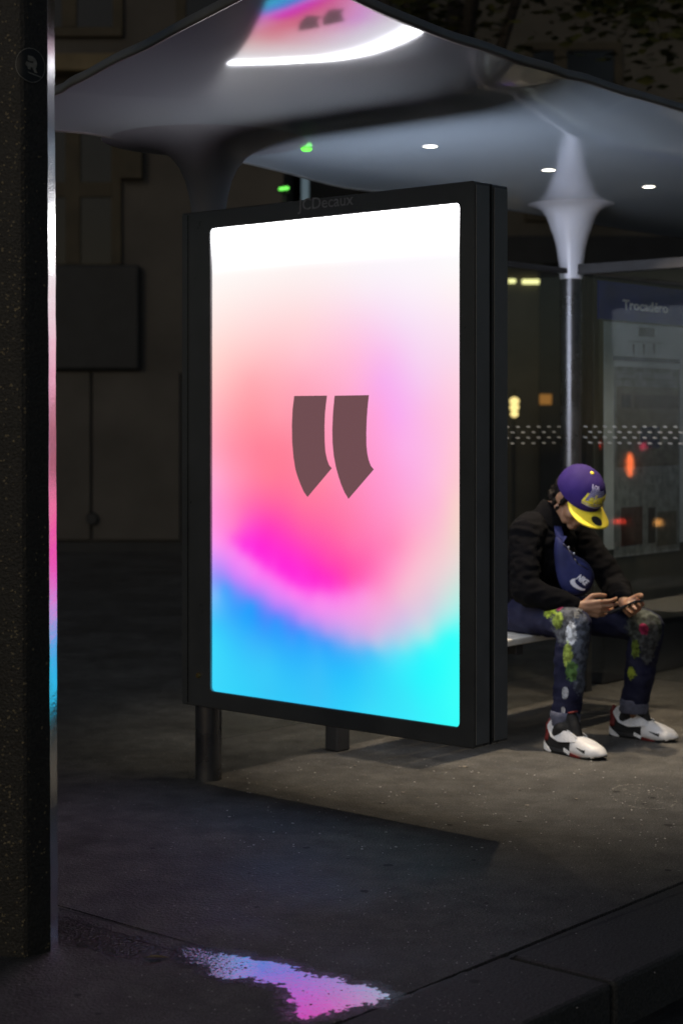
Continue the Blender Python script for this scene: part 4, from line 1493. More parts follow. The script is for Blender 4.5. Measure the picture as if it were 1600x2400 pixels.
R_HIP, L_HIP = V((.03, -.095, .53)), V((.03, .095, .53))
R_KNEE, L_KNEE = V((.405, -.198, .520)), V((.515, .19, .485))
R_ANK, L_ANK = V((.382, -.240, .116)), V((.440, .200, .118))
NECK = V((.165, -.008, .93))
CHEST = V((.115, 0, .80))
PELV = V((.02, 0, .56))
R_SH, L_SH = V((.135, -.160, .875)), V((.160, .180, .870))
R_EL, L_EL = V((.185, -.245, .645)), V((.325, .235, .635))
R_WR, L_WR = V((.392, -.160, .578)), V((.485, .045, .588))

for m_ in (M_JACKET, M_NAVY, M_HAIR):
    m_.node_tree.nodes['Principled BSDF'].inputs['Specular IOR Level'].default_value = .12
# ---- body: one continuous figure from head to hands and feet
bm = bmesh.new()
ball(bm, H(-.012, 0, .03), (.098, .077, .092), M=HR)
ball(bm, H(.036, 0, -.028), (.056, .060, .076), M=HR)
ball(bm, H(.030, 0, -.072), (.052, .050, .038), M=HR)
ball(bm, H(.070, 0, -.096), (.020, .025, .017), M=HR)
taper(bm, H(.086, 0, .008), .0085, H(.108, 0, -.034), .0125, 10)
ball(bm, H(.098, .013, -.040), (.010, .009, .008), M=HR)
ball(bm, H(.098, -.013, -.040), (.010, .009, .008), M=HR)
ball(bm, H(.086, 0, -.060), (.012, .024, .006), M=HR)
ball(bm, H(.084, 0, -.073), (.012, .021, .007), M=HR)
for s in (-1, 1):
    ball(bm, H(.079, s * .030, .022), (.014, .024, .008), M=HR)
    ball(bm, H(.070, s * .031, .002), (.014, .016, .012), M=HR)
    ball(bm, H(.055, s * .040, -.035), (.026, .022, .024), M=HR)
    ball(bm, H(-.012, s * .078, -.006), (.018, .009, .031), M=HR @ Matrix.Rotation(s * R(-18), 4, 'Z'))
    ball(bm, H(-.002, s * .074, -.026), (.011, .009, .012), M=HR)
    taper(bm, H(-.005, s * .060, -.06), .018, H(.045, s * .034, -.088), .016, 10)   # jaw line
chain(bm, [(H(-.03, 0, -.02), .062), (H(-.045, 0, -.09), .055), (NECK, .058), (CHEST, .11), (PELV, .12)])
for sh, el, wr in ((R_SH, R_EL, R_WR), (L_SH, L_EL, L_WR)):
    chain(bm, [(CHEST + V((0, sh.y * .5, .06)), .07), (sh, .05), (el, .038), (wr, .026)])
for hp, kn, an in ((R_HIP, R_KNEE, R_ANK), (L_HIP, L_KNEE, L_ANK)):
    chain(bm, [(PELV, .10), (hp, .075), (kn, .050), (an, .036)])
    taper(bm, an, .034, an + V((.0, 0, -.045)), .028)


def hand(bm, wr, d, n, s, curls, thumb, scale=1.0):
    """palm of four bones, four separate bent fingers, a thumb leaving the side; n points out of the palm, s to the thumb side"""
    d, n = V(d).normalized(), V(n).normalized()
    s = V(s)
    s = (s - d * s.dot(d)).normalized()
    n = (n - d * n.dot(d) - s * n.dot(s)).normalized()
    k = scale
    spread = (.030, .010, -.010, -.029)
    lens = ((.043, .026, .021), (.047, .029, .022), (.043, .027, .021), (.034, .021, .019))
    base = wr + d * .012 * k
    for i in range(4):
        kn = wr + d * (.088, .092, .087, .078)[i] * k + s * spread[i] * k + n * (-.004, -.006, -.004, 0)[i]
        chain(bm, [(base + s * spread[i] * .5 * k, .0155 * k), (kn, .0118 * k)], 10)
        p, dd, r = kn, d + s * spread[i] * 2.2, .0092 * k
        ang = 0
        for j, L_ in enumerate(lens[i]):
            ang += R(curls[i][j])
            q = p + (dd.normalized() * math.cos(ang) + n * math.sin(ang)) * L_ * k
            taper(bm, p, r, q, r * .9, 10)
            p, r = q, r * .9
    # fill the palm
    chain(bm, [(wr, .024 * k), (wr + d * .045 * k + n * .002, .021 * k), (wr + d * .075 * k, .015 * k)], 12)
    ball(bm, wr + d * .03 * k + s * .018 * k + n * .008 * k, .017 * k)
    p = wr + d * .025 * k + s * .022 * k + n * .006 * k
    r = .0125 * k
    for (a, b, c), L_ in zip(thumb, (.042, .032, .026)):
        q = p + (d * a + s * b + n * c).normalized() * L_ * k
        taper(bm, p, r, q, r * .88, 10)
        p, r = q, r * .88
    return p


rt_tip = hand(bm, R_WR, (.80, .60, -.02), (-.45, .70, .30), (.15, -.12, .95), ((14, 28, 22), (18, 30, 24), (22, 34, 26), (28, 38, 26)),
              ((.75, .70, .10), (.96, .08, .25), (.94, -.18, .35)))
lt_tip = hand(bm, L_WR, (.86, -.42, -.22), (.05, -.72, .62), (.25, .55, .80), ((30, 42, 30), (34, 44, 30), (36, 44, 30), (38, 44, 30)),
              ((.65, .75, .1), (.9, .25, .35), (.9, -.1, .4)))
body = melt('body', bm, M_SKIN, person, voxel=.0042, smooth=3)

# ---- hair showing behind and under the cap
bm = bmesh.new()
ball(bm, H(-.036, 0, .008), (.086, .084, .078), M=HR)
ball(bm, H(-.070, 0, -.022), (.044, .068, .052), M=HR)
for s in (-1, 1):
    taper(bm, H(.016, s * .070, .02), .014, H(.012, s * .074, -.018), .008, 8)
rr = random.Random(5)
for k in range(70):
    a = rr.uniform(-2.2, 2.2) + math.pi
    q = H(-.035 + math.cos(a) * .078, math.sin(a) * .078, rr.uniform(-.06, .02))
    taper(bm, q, .011, q + (HR @ V((math.cos(a) * .006, math.sin(a) * .006, -.016))), .004, 6)
melt('hair', bm, M_HAIR, person, voxel=.004, smooth=1)

# ---- jacket with collar and sleeves


def wr_fn(scale, amp, stretch=(1, 1, 2)):
    def f(c):
        q = V((c.x * scale * stretch[0], c.y * scale * stretch[1], c.z * scale * stretch[2]))
        a = noise.noise(q)
        b = noise.noise(q * 2.3 + V((5, 1, 2)))
        return (1 - abs(a) * 2.2) * amp + b * amp * .45
    return f


bm = bmesh.new()
ball(bm, V((.005, 0, .545)), (.155, .185, .10))
ball(bm, V((.045, 0, .64)), (.145, .180, .12))
ball(bm, V((.095, 0, .76)), (.140, .192, .14))
ball(bm, V((.115, 0, .845)), (.115, .190, .085))
chain(bm, [(V((.13, 0, .90)), .085), (V((.175, -.005, .945)), .066)])
for sgn, sh, el, wr in ((-1, R_SH, R_EL, R_WR), (1, L_SH, L_EL, L_WR)):
    wv = (wr - el).normalized()
    chain(bm, [(V((.12, sgn * .10, .885)), .075), (sh + V((0, 0, -.005)), .072), (sh.lerp(el, .5), .060), (el, .056), (el.lerp(wr, .55), .050), (wr - wv * .035, .043)])
    for t, r_ in ((.12, .060), (.2, .054)):
        ball(bm, el.lerp(wr, t), r_)
    for t, r_ in ((.8, .061), (.65, .064)):
        ball(bm, sh.lerp(el, t), r_)
jk = melt('jacket', bm, M_JACKET, person, voxel=.0075, smooth=4, wrinkle=wr_fn(14, .0065))
# ribbed collar
bm = bmesh.new()
cp = [(.0, .0), (.0, .0)]
ax = (H(-.045, 0, -.09) - NECK).normalized()
T = Matrix.Translation(NECK + ax * .012) @ ax.to_track_quat('Z', 'Y').to_matrix().to_4x4()
lathe(bm, [(.086, -.045), (.084, .0), (.080, .032), (.076, .042), (.070, .040), (.068, .025), (.068, -.02)], 36)
bmesh.ops.transform(bm, matrix=T, verts=bm.verts)
obj('collar', bm, M_JACKET, person, smooth=True)

# ---- jeans, painted on the front


def m_jeans():
    m = bpy.data.materials.new('painted_denim')
    m.use_nodes = True
    nt = m.node_tree
    N, L = nt.nodes.new, nt.links.new
    p = nt.nodes['Principled BSDF']
    p.inputs['Roughness'].default_value = .8
    p.inputs['Specular IOR Level'].default_value = .12
    tc = N('ShaderNodeTexCoord')
    den = N('ShaderNodeTexNoise'); den.inputs['Scale'].default_value = 14; den.inputs['Detail'].default_value = 5
    L(tc.outputs['Object'], den.inputs['Vector'])
    cr = N('ShaderNodeValToRGB')
    cr.color_ramp.elements[0].position = .35; cr.color_ramp.elements[0].color = (.011, .012, .032, 1)
    cr.color_ramp.elements[1].position = .7; cr.color_ramp.elements[1].color = (.028, .030, .060, 1)
    L(den.outputs['Fac'], cr.inputs[0])
    col = cr.outputs[0]
    sp = N('ShaderNodeTexNoise'); sp.inputs['Scale'].default_value = 62; sp.inputs['Detail'].default_value = 6; sp.inputs['Roughness'].default_value = .75
    L(tc.outputs['Object'], sp.inputs['Vector'])
    wn_ = N('ShaderNodeTexNoise'); wn_.inputs['Scale'].default_value = 48; wn_.inputs['Detail'].default_value = 5
    L(tc.outputs['Object'], wn_.inputs['Vector'])
    wr_ = N('ShaderNodeMapRange'); wr_.inputs['From Min'].default_value = .40; wr_.inputs['From Max'].default_value = .60; wr_.inputs['To Min'].default_value = .42; wr_.inputs['To Max'].default_value = 1.15
    L(wn_.outputs['Fac'], wr_.inputs['Value'])
    wear = wr_.outputs[0]
    # centre, radii, colour, raggedness
    blobs = [
        ((.42, -.25, .53), (.10, .055, .11), (.10, .105, .115), .25),
        ((.45, -.23, .40), (.055, .05, .17), (.10, .115, .15), .35),
        ((.30, -.285, .575), (.052, .07, .040), (.42, .55, .06), .30),
        ((.355, -.285, .535), (.030, .07, .040), (.25, .33, .06), .45),
        ((.345, -.235, .592), (.018, .03, .022), (.55, .07, .17), .15),
        ((.425, -.285, .485), (.024, .06, .052), (.72, .76, .80), .40),
        ((.415, -.285, .395), (.018, .06, .060), (.36, .46, .09), .55),
        ((.430, -.285, .335), (.022, .06, .045), (.10, .20, .06), .50),
        ((.410, -.28, .245), (.013, .06, .026), (.40, .42, .45), .12),
        ((.405, -.28, .175), (.008, .06, .018), (.6, .6, .62), .25),
        ((.54, .14, .49), (.10, .06, .10), (.075, .085, .075), .25),
        ((.555, .12, .40), (.045, .06, .14), (.07, .075, .08), .35),
        ((.475, .12, .565), (.022, .06, .024), (.60, .05, .15), .20),
        ((.53, .12, .475), (.022, .06, .024), (.35, .03, .10), .45),
        ((.49, .12, .39), (.022, .06, .04), (.12, .17, .03), .50),
        ((.465, .12, .285), (.022, .06, .028), (.25, .32, .04), .45),
    ]
    for c, r_, k, rag in blobs:
        s1 = N('ShaderNodeVectorMath'); s1.operation = 'SUBTRACT'; s1.inputs[1].default_value = c
        L(tc.outputs['Object'], s1.inputs[0])
        s2 = N('ShaderNodeVectorMath'); s2.operation = 'MULTIPLY'; s2.inputs[1].default_value = (1 / r_[0], 1 / r_[1], 1 / r_[2])
        L(s1.outputs[0], s2.inputs[0])
        ln = N('ShaderNodeVectorMath'); ln.operation = 'LENGTH'; L(s2.outputs[0], ln.inputs[0])
        ma = N('ShaderNodeMath'); ma.operation = 'MULTIPLY_ADD'; ma.inputs[1].default_value = rag * 4
        L(sp.outputs['Fac'], ma.inputs[0]); L(ln.outputs['Value'], ma.inputs[2])
        mr = N('ShaderNodeMapRange')
        mr.inputs['From Min'].default_value = 1.0 + rag * 2 - .10; mr.inputs['From Max'].default_value = 1.0 + rag * 2 + .05
        mr.inputs['To Min'].default_value = 1; mr.inputs['To Max'].default_value = 0
        L(ma.outputs[0], mr.inputs['Value'])
        mx = N('ShaderNodeMix'); mx.data_type = 'RGBA'
        wv = N('ShaderNodeVectorMath'); wv.operation = 'SCALE'; wv.inputs[0].default_value = k; L(wear, wv.inputs['Scale'])
        L(mr.outputs[0], mx.inputs[0]); L(col, mx.inputs[6]); L(wv.outputs[0], mx.inputs[7])
        col = mx.outputs[2]
    L(col, p.inputs['Base Color'])
    b = N('ShaderNodeBump'); b.inputs['Strength'].default_value = .25; b.inputs['Distance'].default_value = .003
    n3 = N('ShaderNodeTexNoise'); n3.inputs['Scale'].default_value = 420
    L(tc.outputs['Object'], n3.inputs['Vector']); L(n3.outputs['Fac'], b.inputs['Height']); L(b.outputs[0], p.inputs['Normal'])
    return m


M_JEANS = m_jeans()
bm = bmesh.new()
ball(bm, V((.0, 0, .535)), (.14, .165, .085))
for hp, kn, an in ((R_HIP, R_KNEE, R_ANK), (L_HIP, L_KNEE, L_ANK)):
    chain(bm, [(hp + V((0, 0, -.004)), .084), (hp.lerp(kn, .5), .078), (kn + V((-.02, 0, -.002)), .068)], 18)
    ball(bm, kn + V((.0, 0, -.012)), (.066, .066, .07))
    chain(bm, [(kn + V((-.005, 0, -.03)), .066), (kn.lerp(an, .35) + V((-.008, 0, 0)), .066), (kn.lerp(an, .7), .060), (an + V((0, 0, .035)), .056)], 18)
    # bunched cloth behind the knee
    ball(bm, kn + V((-.055, 0, -.05)), (.03, .05, .026))
melt('jeans', bm, M_JEANS, person, voxel=.006, smooth=4, wrinkle=wr_fn(13, .0045, (1, 1, 1.6)))
M_CUFF = mat('denim_inside', (.10, .105, .15), .85, noise_scale=60, noise_amt=.25, bump=.3, bump_scale=300)
for an in (R_ANK, L_ANK):
    bm = bmesh.new()
    lathe(bm, [(.055, .052), (.0605, .050), (.0615, .030), (.0605, -.004), (.058, -.008), (.054, -.004), (.053, .03)], 30)
    c = obj('turned_up_cuff', bm, M_CUFF, person, smooth=True)
    c.location = an + V((0, 0, -.002))

# raised letter patch on the near knee
M_PATCH = mat('grey_print', (.13, .13, .125), .8, noise_scale=60, noise_amt=.3)

kc_ = R_KNEE + V((0, 0, -.006))
Mk = V((.50, -.62, .60)).normalized()
hx = V((.62, .70, -.25)); hx = (hx - Mk * hx.dot(Mk)).normalized()
hy = Mk.cross(hx)
for ch, ox, oy, sz in (('E', -.004, .002, .040), ('W', .006, .036, .034)):
    me = text_mesh(ch, sz, 0, bold=.0016)
    def onk(c):
        dd = Mk * .072 + hx * (c.x + ox) + hy * (c.y + oy)
        return kc_ + dd.normalized() * .0745
    obj('knee_print', xf(me, onk), M_PATCH, person)

# ---- shoes
M_SW = mat('white_leather', (.93, .92, .90), .42, noise_scale=20, noise_amt=.04, bump=.05, bump_scale=200)
M_SG = mat('pale_grey_mesh', (.78, .79, .80), .6, noise_scale=200, noise_amt=.15, bump=.2, bump_scale=600)
M_SB = mat('black_knit', (.012, .012, .012), .7, noise_scale=60, noise_amt=.3, bump=.3, bump_scale=500)
M_SR = mat('red_textile', (.17, .016, .014), .55, noise_scale=40, noise_amt=.2)
LEN = .305


def hw(x):
    t = x / LEN
    k = [(0, .022), (.05, .033), (.2, .038), (.4, .038), (.6, .046), (.75, .050), (.88, .043), (.96, .028), (1, .008)]
    for (a, u), (b, v) in zip(k, k[1:]):
        if t <= b:
            s = (t - a) / (b - a)
            s = s * s * (3 - 2 * s)
            return u + (v - u) * s
    return .008


def topz(x):
    t = x / LEN
    k = [(0, .070), (.10, .085), (.35, .105), (.5, .090), (.62, .072), (.8, .058), (.93, .044), (1, .026)]
    for (a, u), (b, v) in zip(k, k[1:]):
        if t <= b:
            s = (t - a) / (b - a)
            s = s * s * (3 - 2 * s)
            return u + (v - u) * s
    return .026


def side(x, z, off=0.0):
    """half width of the shoe at height z"""
    tz = topz(x)
    base = .022
    q = max(0, min(1, (z - base) / (tz - base + 1e-6)))
    return hw(x) * (1 - .45 * q ** 2.2) + off


def loft(bm, xs, zlo, zhi, off, seg=18):
    rings = []
    for x in xs:
        lo, hi = zlo(x), zhi(x)
        ring = []
        for k in range(seg + 1):
            a = math.pi * k / seg
            y = math.cos(a)
            zz = lo + (hi - lo) * (math.sin(a) ** .62)
            w = hw(x) + off
            ring.append(bm.verts.new((x, w * (abs(y) ** .72) * (1 if y > 0 else -1), zz)))
        rings.append(ring)
    for a, b in zip(rings, rings[1:]):
        for k in range(seg):
            bm.faces.new((a[k], a[k + 1], b[k + 1], b[k]))
        bm.faces.new((a[0], b[0], b[-1], a[-1]))
    bm.faces.new(rings[0])
    bm.faces.new(rings[-1][::-1])


def panel(bm, xs, lo, hi, off, th=.003, n=7, sides=(-1, 1)):
    for sg in sides:
        grid = []
        for x in xs:
            l, h = lo(x), hi(x)
            grid.append([(x, l + (h - l) * k / n) for k in range(n + 1)])
        outer = [[bm.verts.new((x, sg * (side(x, z) + off + th), z)) for x, z in r] for r in grid]
        inner = [[bm.verts.new((x, sg * (side(x, z) + off - .004), z)) for x, z in r] for r in grid]
        for i in range(len(xs) - 1):
            for k in range(n):
                bm.faces.new((outer[i][k], outer[i + 1][k], outer[i + 1][k + 1], outer[i][k + 1]))
            bm.faces.new((outer[i][0], inner[i][0], inner[i + 1][0], outer[i + 1][0]))
            bm.faces.new((outer[i][n], outer[i + 1][n], inner[i + 1][n], inner[i][n]))
        for i in (0, len(xs) - 1):
            for k in range(n):
                bm.faces.new((outer[i][k], outer[i][k + 1], inner[i][k + 1], inner[i][k]))


def lerpf(*pts):
    def f(x):
        if x <= pts[0][0]:
            return pts[0][1]
        for (a, u), (b, v) in zip(pts, pts[1:]):
            if x <= b:
                return u + (v - u) * (x - a) / (b - a)
        return pts[-1][1]
    return f


def rng(a, b, n):
    return [a + (b - a) * k / (n - 1) for k in range(n)]


def make_shoe(heel, tip):
    dv = tip - heel
    ang = math.atan2(dv.y, dv.x)
    s = bpy.data.objects.new('shoe', None)
    COL.objects.link(s)
    s.parent = person
    s.location = heel
    s.rotation_euler = (0, 0, ang)
    # black bootie core with tall tongue
    bm = bmesh.new()
    loft(bm, rng(.004, .20, 14), lambda x: .020, topz, -.003)
    chain(bm, [(V((.070, 0, .07)), .040), (V((.088, 0, .098)), .042)], 16)
    chain(bm, [(V((.160, 0, .068)), .026), (V((.145, 0, .115)), .027), (V((.132, 0, .150)), .024)], 14)
    ball(bm, V((.115, 0, .10)), (.05, .032, .045))
    melt('bootie', bm, M_SB, s, voxel=.005, smooth=3)
    # white toe cap
    bm = bmesh.new()
    loft(bm, rng(.158, LEN, 18), lambda x: .008 + max(0, (x - .27)) * .30, lerpf((.158, .083), (.19, .078), (.24, .064), (.285, .046), (LEN, .024)), .002)
    obj('toe_cap', bm, M_SW, s, smooth=True)
    # pale quarter panels
    bm = bmesh.new()
    panel(bm, rng(.020, .185, 12), lerpf((.02, .098), (.045, .066), (.10, .050), (.185, .062)), lerpf((.02, .105), (.040, .132), (.062, .138), (.085, .126), (.13, .104), (.185, .078)), .005)
    obj('quarter_panel', bm, M_SG, s, smooth=False)
    bm = bmesh.new()
    panel(bm, rng(.050, .074, 3), lerpf((.05, .112), (.074, .106)), lerpf((.05, .128), (.074, .120)), .008, .0015, 2)
    obj('black_tab', bm, M_SB, s)
    # red heel counter and lining
    bm = bmesh.new()
    panel(bm, rng(.002, .030, 5), lerpf((.0, .042), (.03, .046)), lerpf((.0, .100), (.012, .120), (.03, .100)), .001, .003, 5)
    taper(bm, V((.008, 0, .05)), .014, V((.012, 0, .122)), .009, 10)
    obj('heel_counter', bm, M_SR, s, smooth=True)
    bm = bmesh.new()
    T = Matrix.Translation((.136, 0, .170)) @ Matrix.Rotation(R(-15), 4, 'Y')
    bmesh.ops.create_uvsphere(bm, u_segments=16, v_segments=8, radius=1, matrix=T @ Matrix.Diagonal((.018, .026, .005, 1)))
    obj('red_lining', bm, M_SR, s, smooth=True)
    # sole
    bm = bmesh.new()
    loft(bm, rng(.0, LEN - .008, 22), lambda x: .002 + max(0, (x - .25)) * .22, lambda x: .030 if x < .16 else .022, .003)
    obj('sole', bm, M_SB, s, smooth=True)
    bm = bmesh.new()
    panel(bm, rng(.002, .055, 6), lerpf((0, .012), (.03, .004), (.055, .003)), lerpf((0, .048), (.02, .030), (.055, .008)), .003, .002, 3)
    obj('white_sole_wedge', bm, M_SW, s)
    bm = bmesh.new()
    panel(bm, rng(.125, .160, 5), lerpf((.125, .016), (.16, .006)), lerpf((.125, .030), (.16, .018)), .004, .002, 3, sides=(-1,))
    obj('white_arch_wedge', bm, M_SW, s)
    bm = bmesh.new()
    panel(bm, rng(.165, .225, 5), lerpf((.165, .003), (.225, .003)), lerpf((.165, .016), (.225, .007)), .003, .002, 3)
    obj('red_sole_wedge', bm, M_SR, s)
    bm = bmesh.new()
    panel(bm, rng(.188, .243, 6), lerpf((.188, .044), (.243, .024)), lerpf((.188, .046), (.243, .040)), .0015, .0015, 3)
    obj('black_wedge', bm, M_SB, s)
    return s


make_shoe(V((.308, -.256, 0)), V((.570, -.298, 0)))
make_shoe(V((.330, .196, 0)), V((.640, .225, 0)))

# ---- cap
M_CAP = mat('purple_wool', (.026, .013, .105), .75, noise_scale=8, noise_amt=.18, bump=.25, bump_scale=500)
M_CAP.node_tree.nodes['Principled BSDF'].inputs['Specular IOR Level'].default_value = .15
M_YEL = mat('yellow_visor', (.93, .72, .04), .6, noise_scale=30, noise_amt=.05, bump=.1, bump_scale=400)
cap = bpy.data.objects.new('cap', None)
COL.objects.link(cap)
cap.parent = person
cap.matrix_local = HM @ Matrix.Translation((-.006, 0, .040)) @ Matrix.Rotation(R(-4), 4, 'Y')
CR = (.115, .098, .104)


def dome(phi, th, off=0.0):
    """phi around from the front, th up from the rim"""
    c = math.cos(th) ** .82
    return V(((CR[0] + off) * c * math.cos(phi), (CR[1] + off) * c * math.sin(phi), (CR[2] + off) * math.sin(th) ** .95 if th > 0 else 0))


bm = bmesh.new()
n_, mrow = 48, 16
rings = [[bm.verts.new(V((dome(2 * math.pi * i / n_, 0).x * .985, dome(2 * math.pi * i / n_, 0).y * .985, -.014))) for i in range(n_)]]
for k in range(mrow):
    rings.append([bm.verts.new(dome(2 * math.pi * i / n_, (math.pi / 2) * k / mrow, -.0012 if i % 8 == 0 else 0)) for i in range(n_)])
topv = bm.verts.new((0, 0, CR[2]))
for a, b in zip(rings, rings[1:]):
    for i in range(n_):
        j = (i + 1) % n_
        bm.faces.new((a[i], a[j], b[j], b[i]))
for i in range(n_):
    bm.faces.new((rings[-1][i], rings[-1][(i + 1) % n_], topv))
obj('crown', bm, M_CAP, cap, smooth=True)
bm = bmesh.new()
ball(bm, (0, 0, CR[2] + .001), (.009, .009, .005), 14, 8)
obj('button', bm, M_YEL, cap, smooth=True)


def visor_pt(u, v, dz=0.0):
    a = u * R(64)
    e = V((CR[0] * math.cos(a) * .99, CR[1] * math.sin(a) * .99, -.012))
    reach = .074 * (math.cos(u * 1.35) ** .45 if abs(u) < 1 else .12)
    reach = .086 * max(0, 1 - abs(u) ** 2.6) ** .5
    q = e + V((1, math.sin(a) * .30, 0)) * reach * v
    q.z += -.10 * v * reach - (q.y ** 2) * 1.6 * (.35 + .65 * v) + dz
    return q


bm = bmesh.new()
nu, nv = 40, 10
for dz in (0.0, -.0035):
    pass
up = [[bm.verts.new(visor_pt(-1 + 2 * i / nu, j / nv)) for j in range(nv + 1)] for i in range(nu + 1)]
dn = [[bm.verts.new(visor_pt(-1 + 2 * i / nu, j / nv, -.0038)) for j in range(nv + 1)] for i in range(nu + 1)]
for i in range(nu):
    for j in range(nv):
        bm.faces.new((up[i][j], up[i + 1][j], up[i + 1][j + 1], up[i][j + 1]))
        bm.faces.new((dn[i][j], dn[i][j + 1], dn[i + 1][j + 1], dn[i + 1][j]))
    bm.faces.new((up[i][nv], up[i + 1][nv], dn[i + 1][nv], dn[i][nv]))
    bm.faces.new((up[i][0], dn[i][0], dn[i + 1][0], up[i + 1][0]))
bmesh.ops.remove_doubles(bm, verts=bm.verts, dist=.0003)
vis = obj('visor', bm, M_YEL, cap, smooth=True)
bm = bmesh.new()
cs = []
for i in range(24):
    a = 6.2832 * i / 24
    cs.append(bm.verts.new(visor_pt(.02 + .21 * math.cos(a), .55 + .30 * math.sin(a), .0012)))
bm.faces.new(cs)
obj('visor_sticker', bm, mat('sticker_dark', (.012, .012, .012), .4, noise_scale=40), vis)


def cap_print(me, w, phi0=-.06, th0=.44, off=.0012, tilt=0.0):
    ct, st_ = math.cos(tilt), math.sin(tilt)
    def f(c):
        x, y = c.x * ct - c.y * st_, c.x * st_ + c.y * ct
        return dome(phi0 + x / .094, th0 + y / .098, off + c.z)
    return xf(me, f)


def strip_mesh(rows, name):
    bm = bmesh.new()
    for x0, x1, y0, y1 in rows:
        n = 10
        for i in range(n):
            a, b = x0 + (x1 - x0) * i / n, x0 + (x1 - x0) * (i + 1) / n
            bm.faces.new([bm.verts.new(q) for q in ((a, y0, 0), (b, y0, 0), (b, y1, 0), (a, y1, 0))])
    me = bpy.data.meshes.new(name)
    bm.to_mesh(me)
    bm.free()
    return me


M_LILAC = mat('lilac_thread', (.50, .47, .66), .6, noise_scale=90)
M_YT = mat('yellow_thread', (.72, .60, .05), .6, noise_scale=90)
rows = []
for k in range(11):
    y = -.020 + k * .0043
    rows.append((-.056 + k * .0016, .060 - abs(k - 3) * .0015, y * 1.6, y * 1.6 + .0030))
obj('logo_stripes', cap_print(strip_mesh(rows, 'logo_stripes'), 1, tilt=-.10), M_LILAC, cap)
me = text_mesh('LOS', .024, .0004, bold=.0006)
obj('logo_word', cap_print(xf(me, lambda c: V((c.x * 1.25 - .018, c.y + .050, c.z))), 1, off=.0016, tilt=-.10), M_LILAC, cap)
me = text_mesh('Lakers', .052, .0006, bold=.0018, shear=.35)
obj('logo_word', cap_print(xf(me, lambda c: V((c.x * .92, c.y + .002, c.z))), 1, off=.0024, tilt=.06), M_YT, cap)
rows = [(-.058, .060, -.0245, -.0200)]
obj('logo_underline', cap_print(strip_mesh(rows, 'logo_underline'), 1, off=.0022, tilt=.02), M_YT, cap)

# ---- shoulder bag worn across the chest: rests on the person, a thing of its own
bag = thing('shoulder_bag', 'navy blue shoulder bag with white curved logo lying on the seated person', 'bag', PO + F3 * .338 + D3 * -.105 + V((0, 0, .738)), 0)
OUT = [(1306, 1256), (1317, 1260), (1330, 1276), (1350, 1296), (1376, 1312), (1391, 1330), (1397, 1350), (1391, 1372), (1376, 1388), (1356, 1396), (1334, 1390), (1318, 1374), (1309, 1350), (1304, 1318), (1302, 1286)]
OL = [((x - 1350) / 567, (1328 - y) / 567) for x, y in OUT]
cl = crom(OL, 5)
cen = V((-.006, .0))


def bulge(t):
    return .034 * max(0, 1 - t ** 2.6) ** .5


bm = bmesh.new()
for sgn in (1, -1):
    prev = None
    cv = bm.verts.new((cen.x, -sgn * (.034 if sgn == 1 else .03), cen.y))
    NRG = 9
    rings = []
    for k in range(1, NRG + 1):
        t = k / NRG
        rings.append([bm.verts.new((cen.x + (p.x - cen.x) * t, -sgn * bulge(t) - noise.noise(V((p.x * t * 22, p.y * t * 22, 3))) * .004 * (1 - t), cen.y + (p.y - cen.y) * t)) for p in cl])
    m_ = len(cl)
    for i in range(m_):
        bm.faces.new((cv, rings[0][i], rings[0][(i + 1) % m_]))
    for a, b in zip(rings, rings[1:]):
        for i in range(m_):
            bm.faces.new((a[i], a[(i + 1) % m_], b[(i + 1) % m_], b[i]))
bmesh.ops.remove_doubles(bm, verts=bm.verts, dist=.0004)
obj('pouch', bm, M_NAVY, bag, smooth=True)


def bag_y(x, z):
    # front face depth at x,z
    a = math.atan2(z - cen.y, x - cen.x)
    best, rb_ = 9, .05
    for p in cl:
        aa = math.atan2(p.y - cen.y, p.x - cen.x)
        dd = abs((aa - a + math.pi) % (2 * math.pi) - math.pi)
        if dd < best:
            best, rb_ = dd, math.hypot(p.x - cen.x, p.y - cen.y)
    return -bulge(min(1, math.hypot(x - cen.x, z - cen.y) / rb_))


def bag_shape(name, poly, m, off=.0055, px=True):
    bm = bmesh.new()
    P = [((x / 3.733 + 1180 - 1350) / 567, (1328 - (y / 3.733 + 1050)) / 567) for x, y in poly] if px else poly
    bm.faces.new([bm.verts.new((x, 0, z)) for x, z in P])
    tri(bm)
    for _ in range(2):
        bmesh.ops.subdivide_edges(bm, edges=bm.edges, cuts=1, use_grid_fill=False)
        tri(bm)
    for v in bm.verts:
        v.co.y = bag_y(v.co.x, v.co.z) - off
    return obj(name, bm, m, bag)


M_LOGO = mat('white_print', (.72, .73, .80), .6, noise_scale=40, noise_amt=.05)
bag_shape('curved_logo', [(640, 1127), (605, 1130), (584, 1148), (590, 1172), (612, 1197), (645, 1217), (685, 1232), (715, 1236), (726, 1222), (700, 1215), (670, 1200), (645, 1180), (630, 1160), (628, 1142)], M_LOGO)
me = text_mesh('NIKE', .036, 0, bold=.0018, shear=.25)
ca, sa = math.cos(R(-38)), math.sin(R(-38))
xf(me, lambda c: V((c.x * .62 * ca - c.y * .95 * sa + .027, 0, c.x * .62 * sa + c.y * .95 * ca - .048)))
for v in me.vertices:
    v.co.y = bag_y(v.co.x, v.co.z) - .0075
obj('logo_letters', me, M_LOGO, bag)
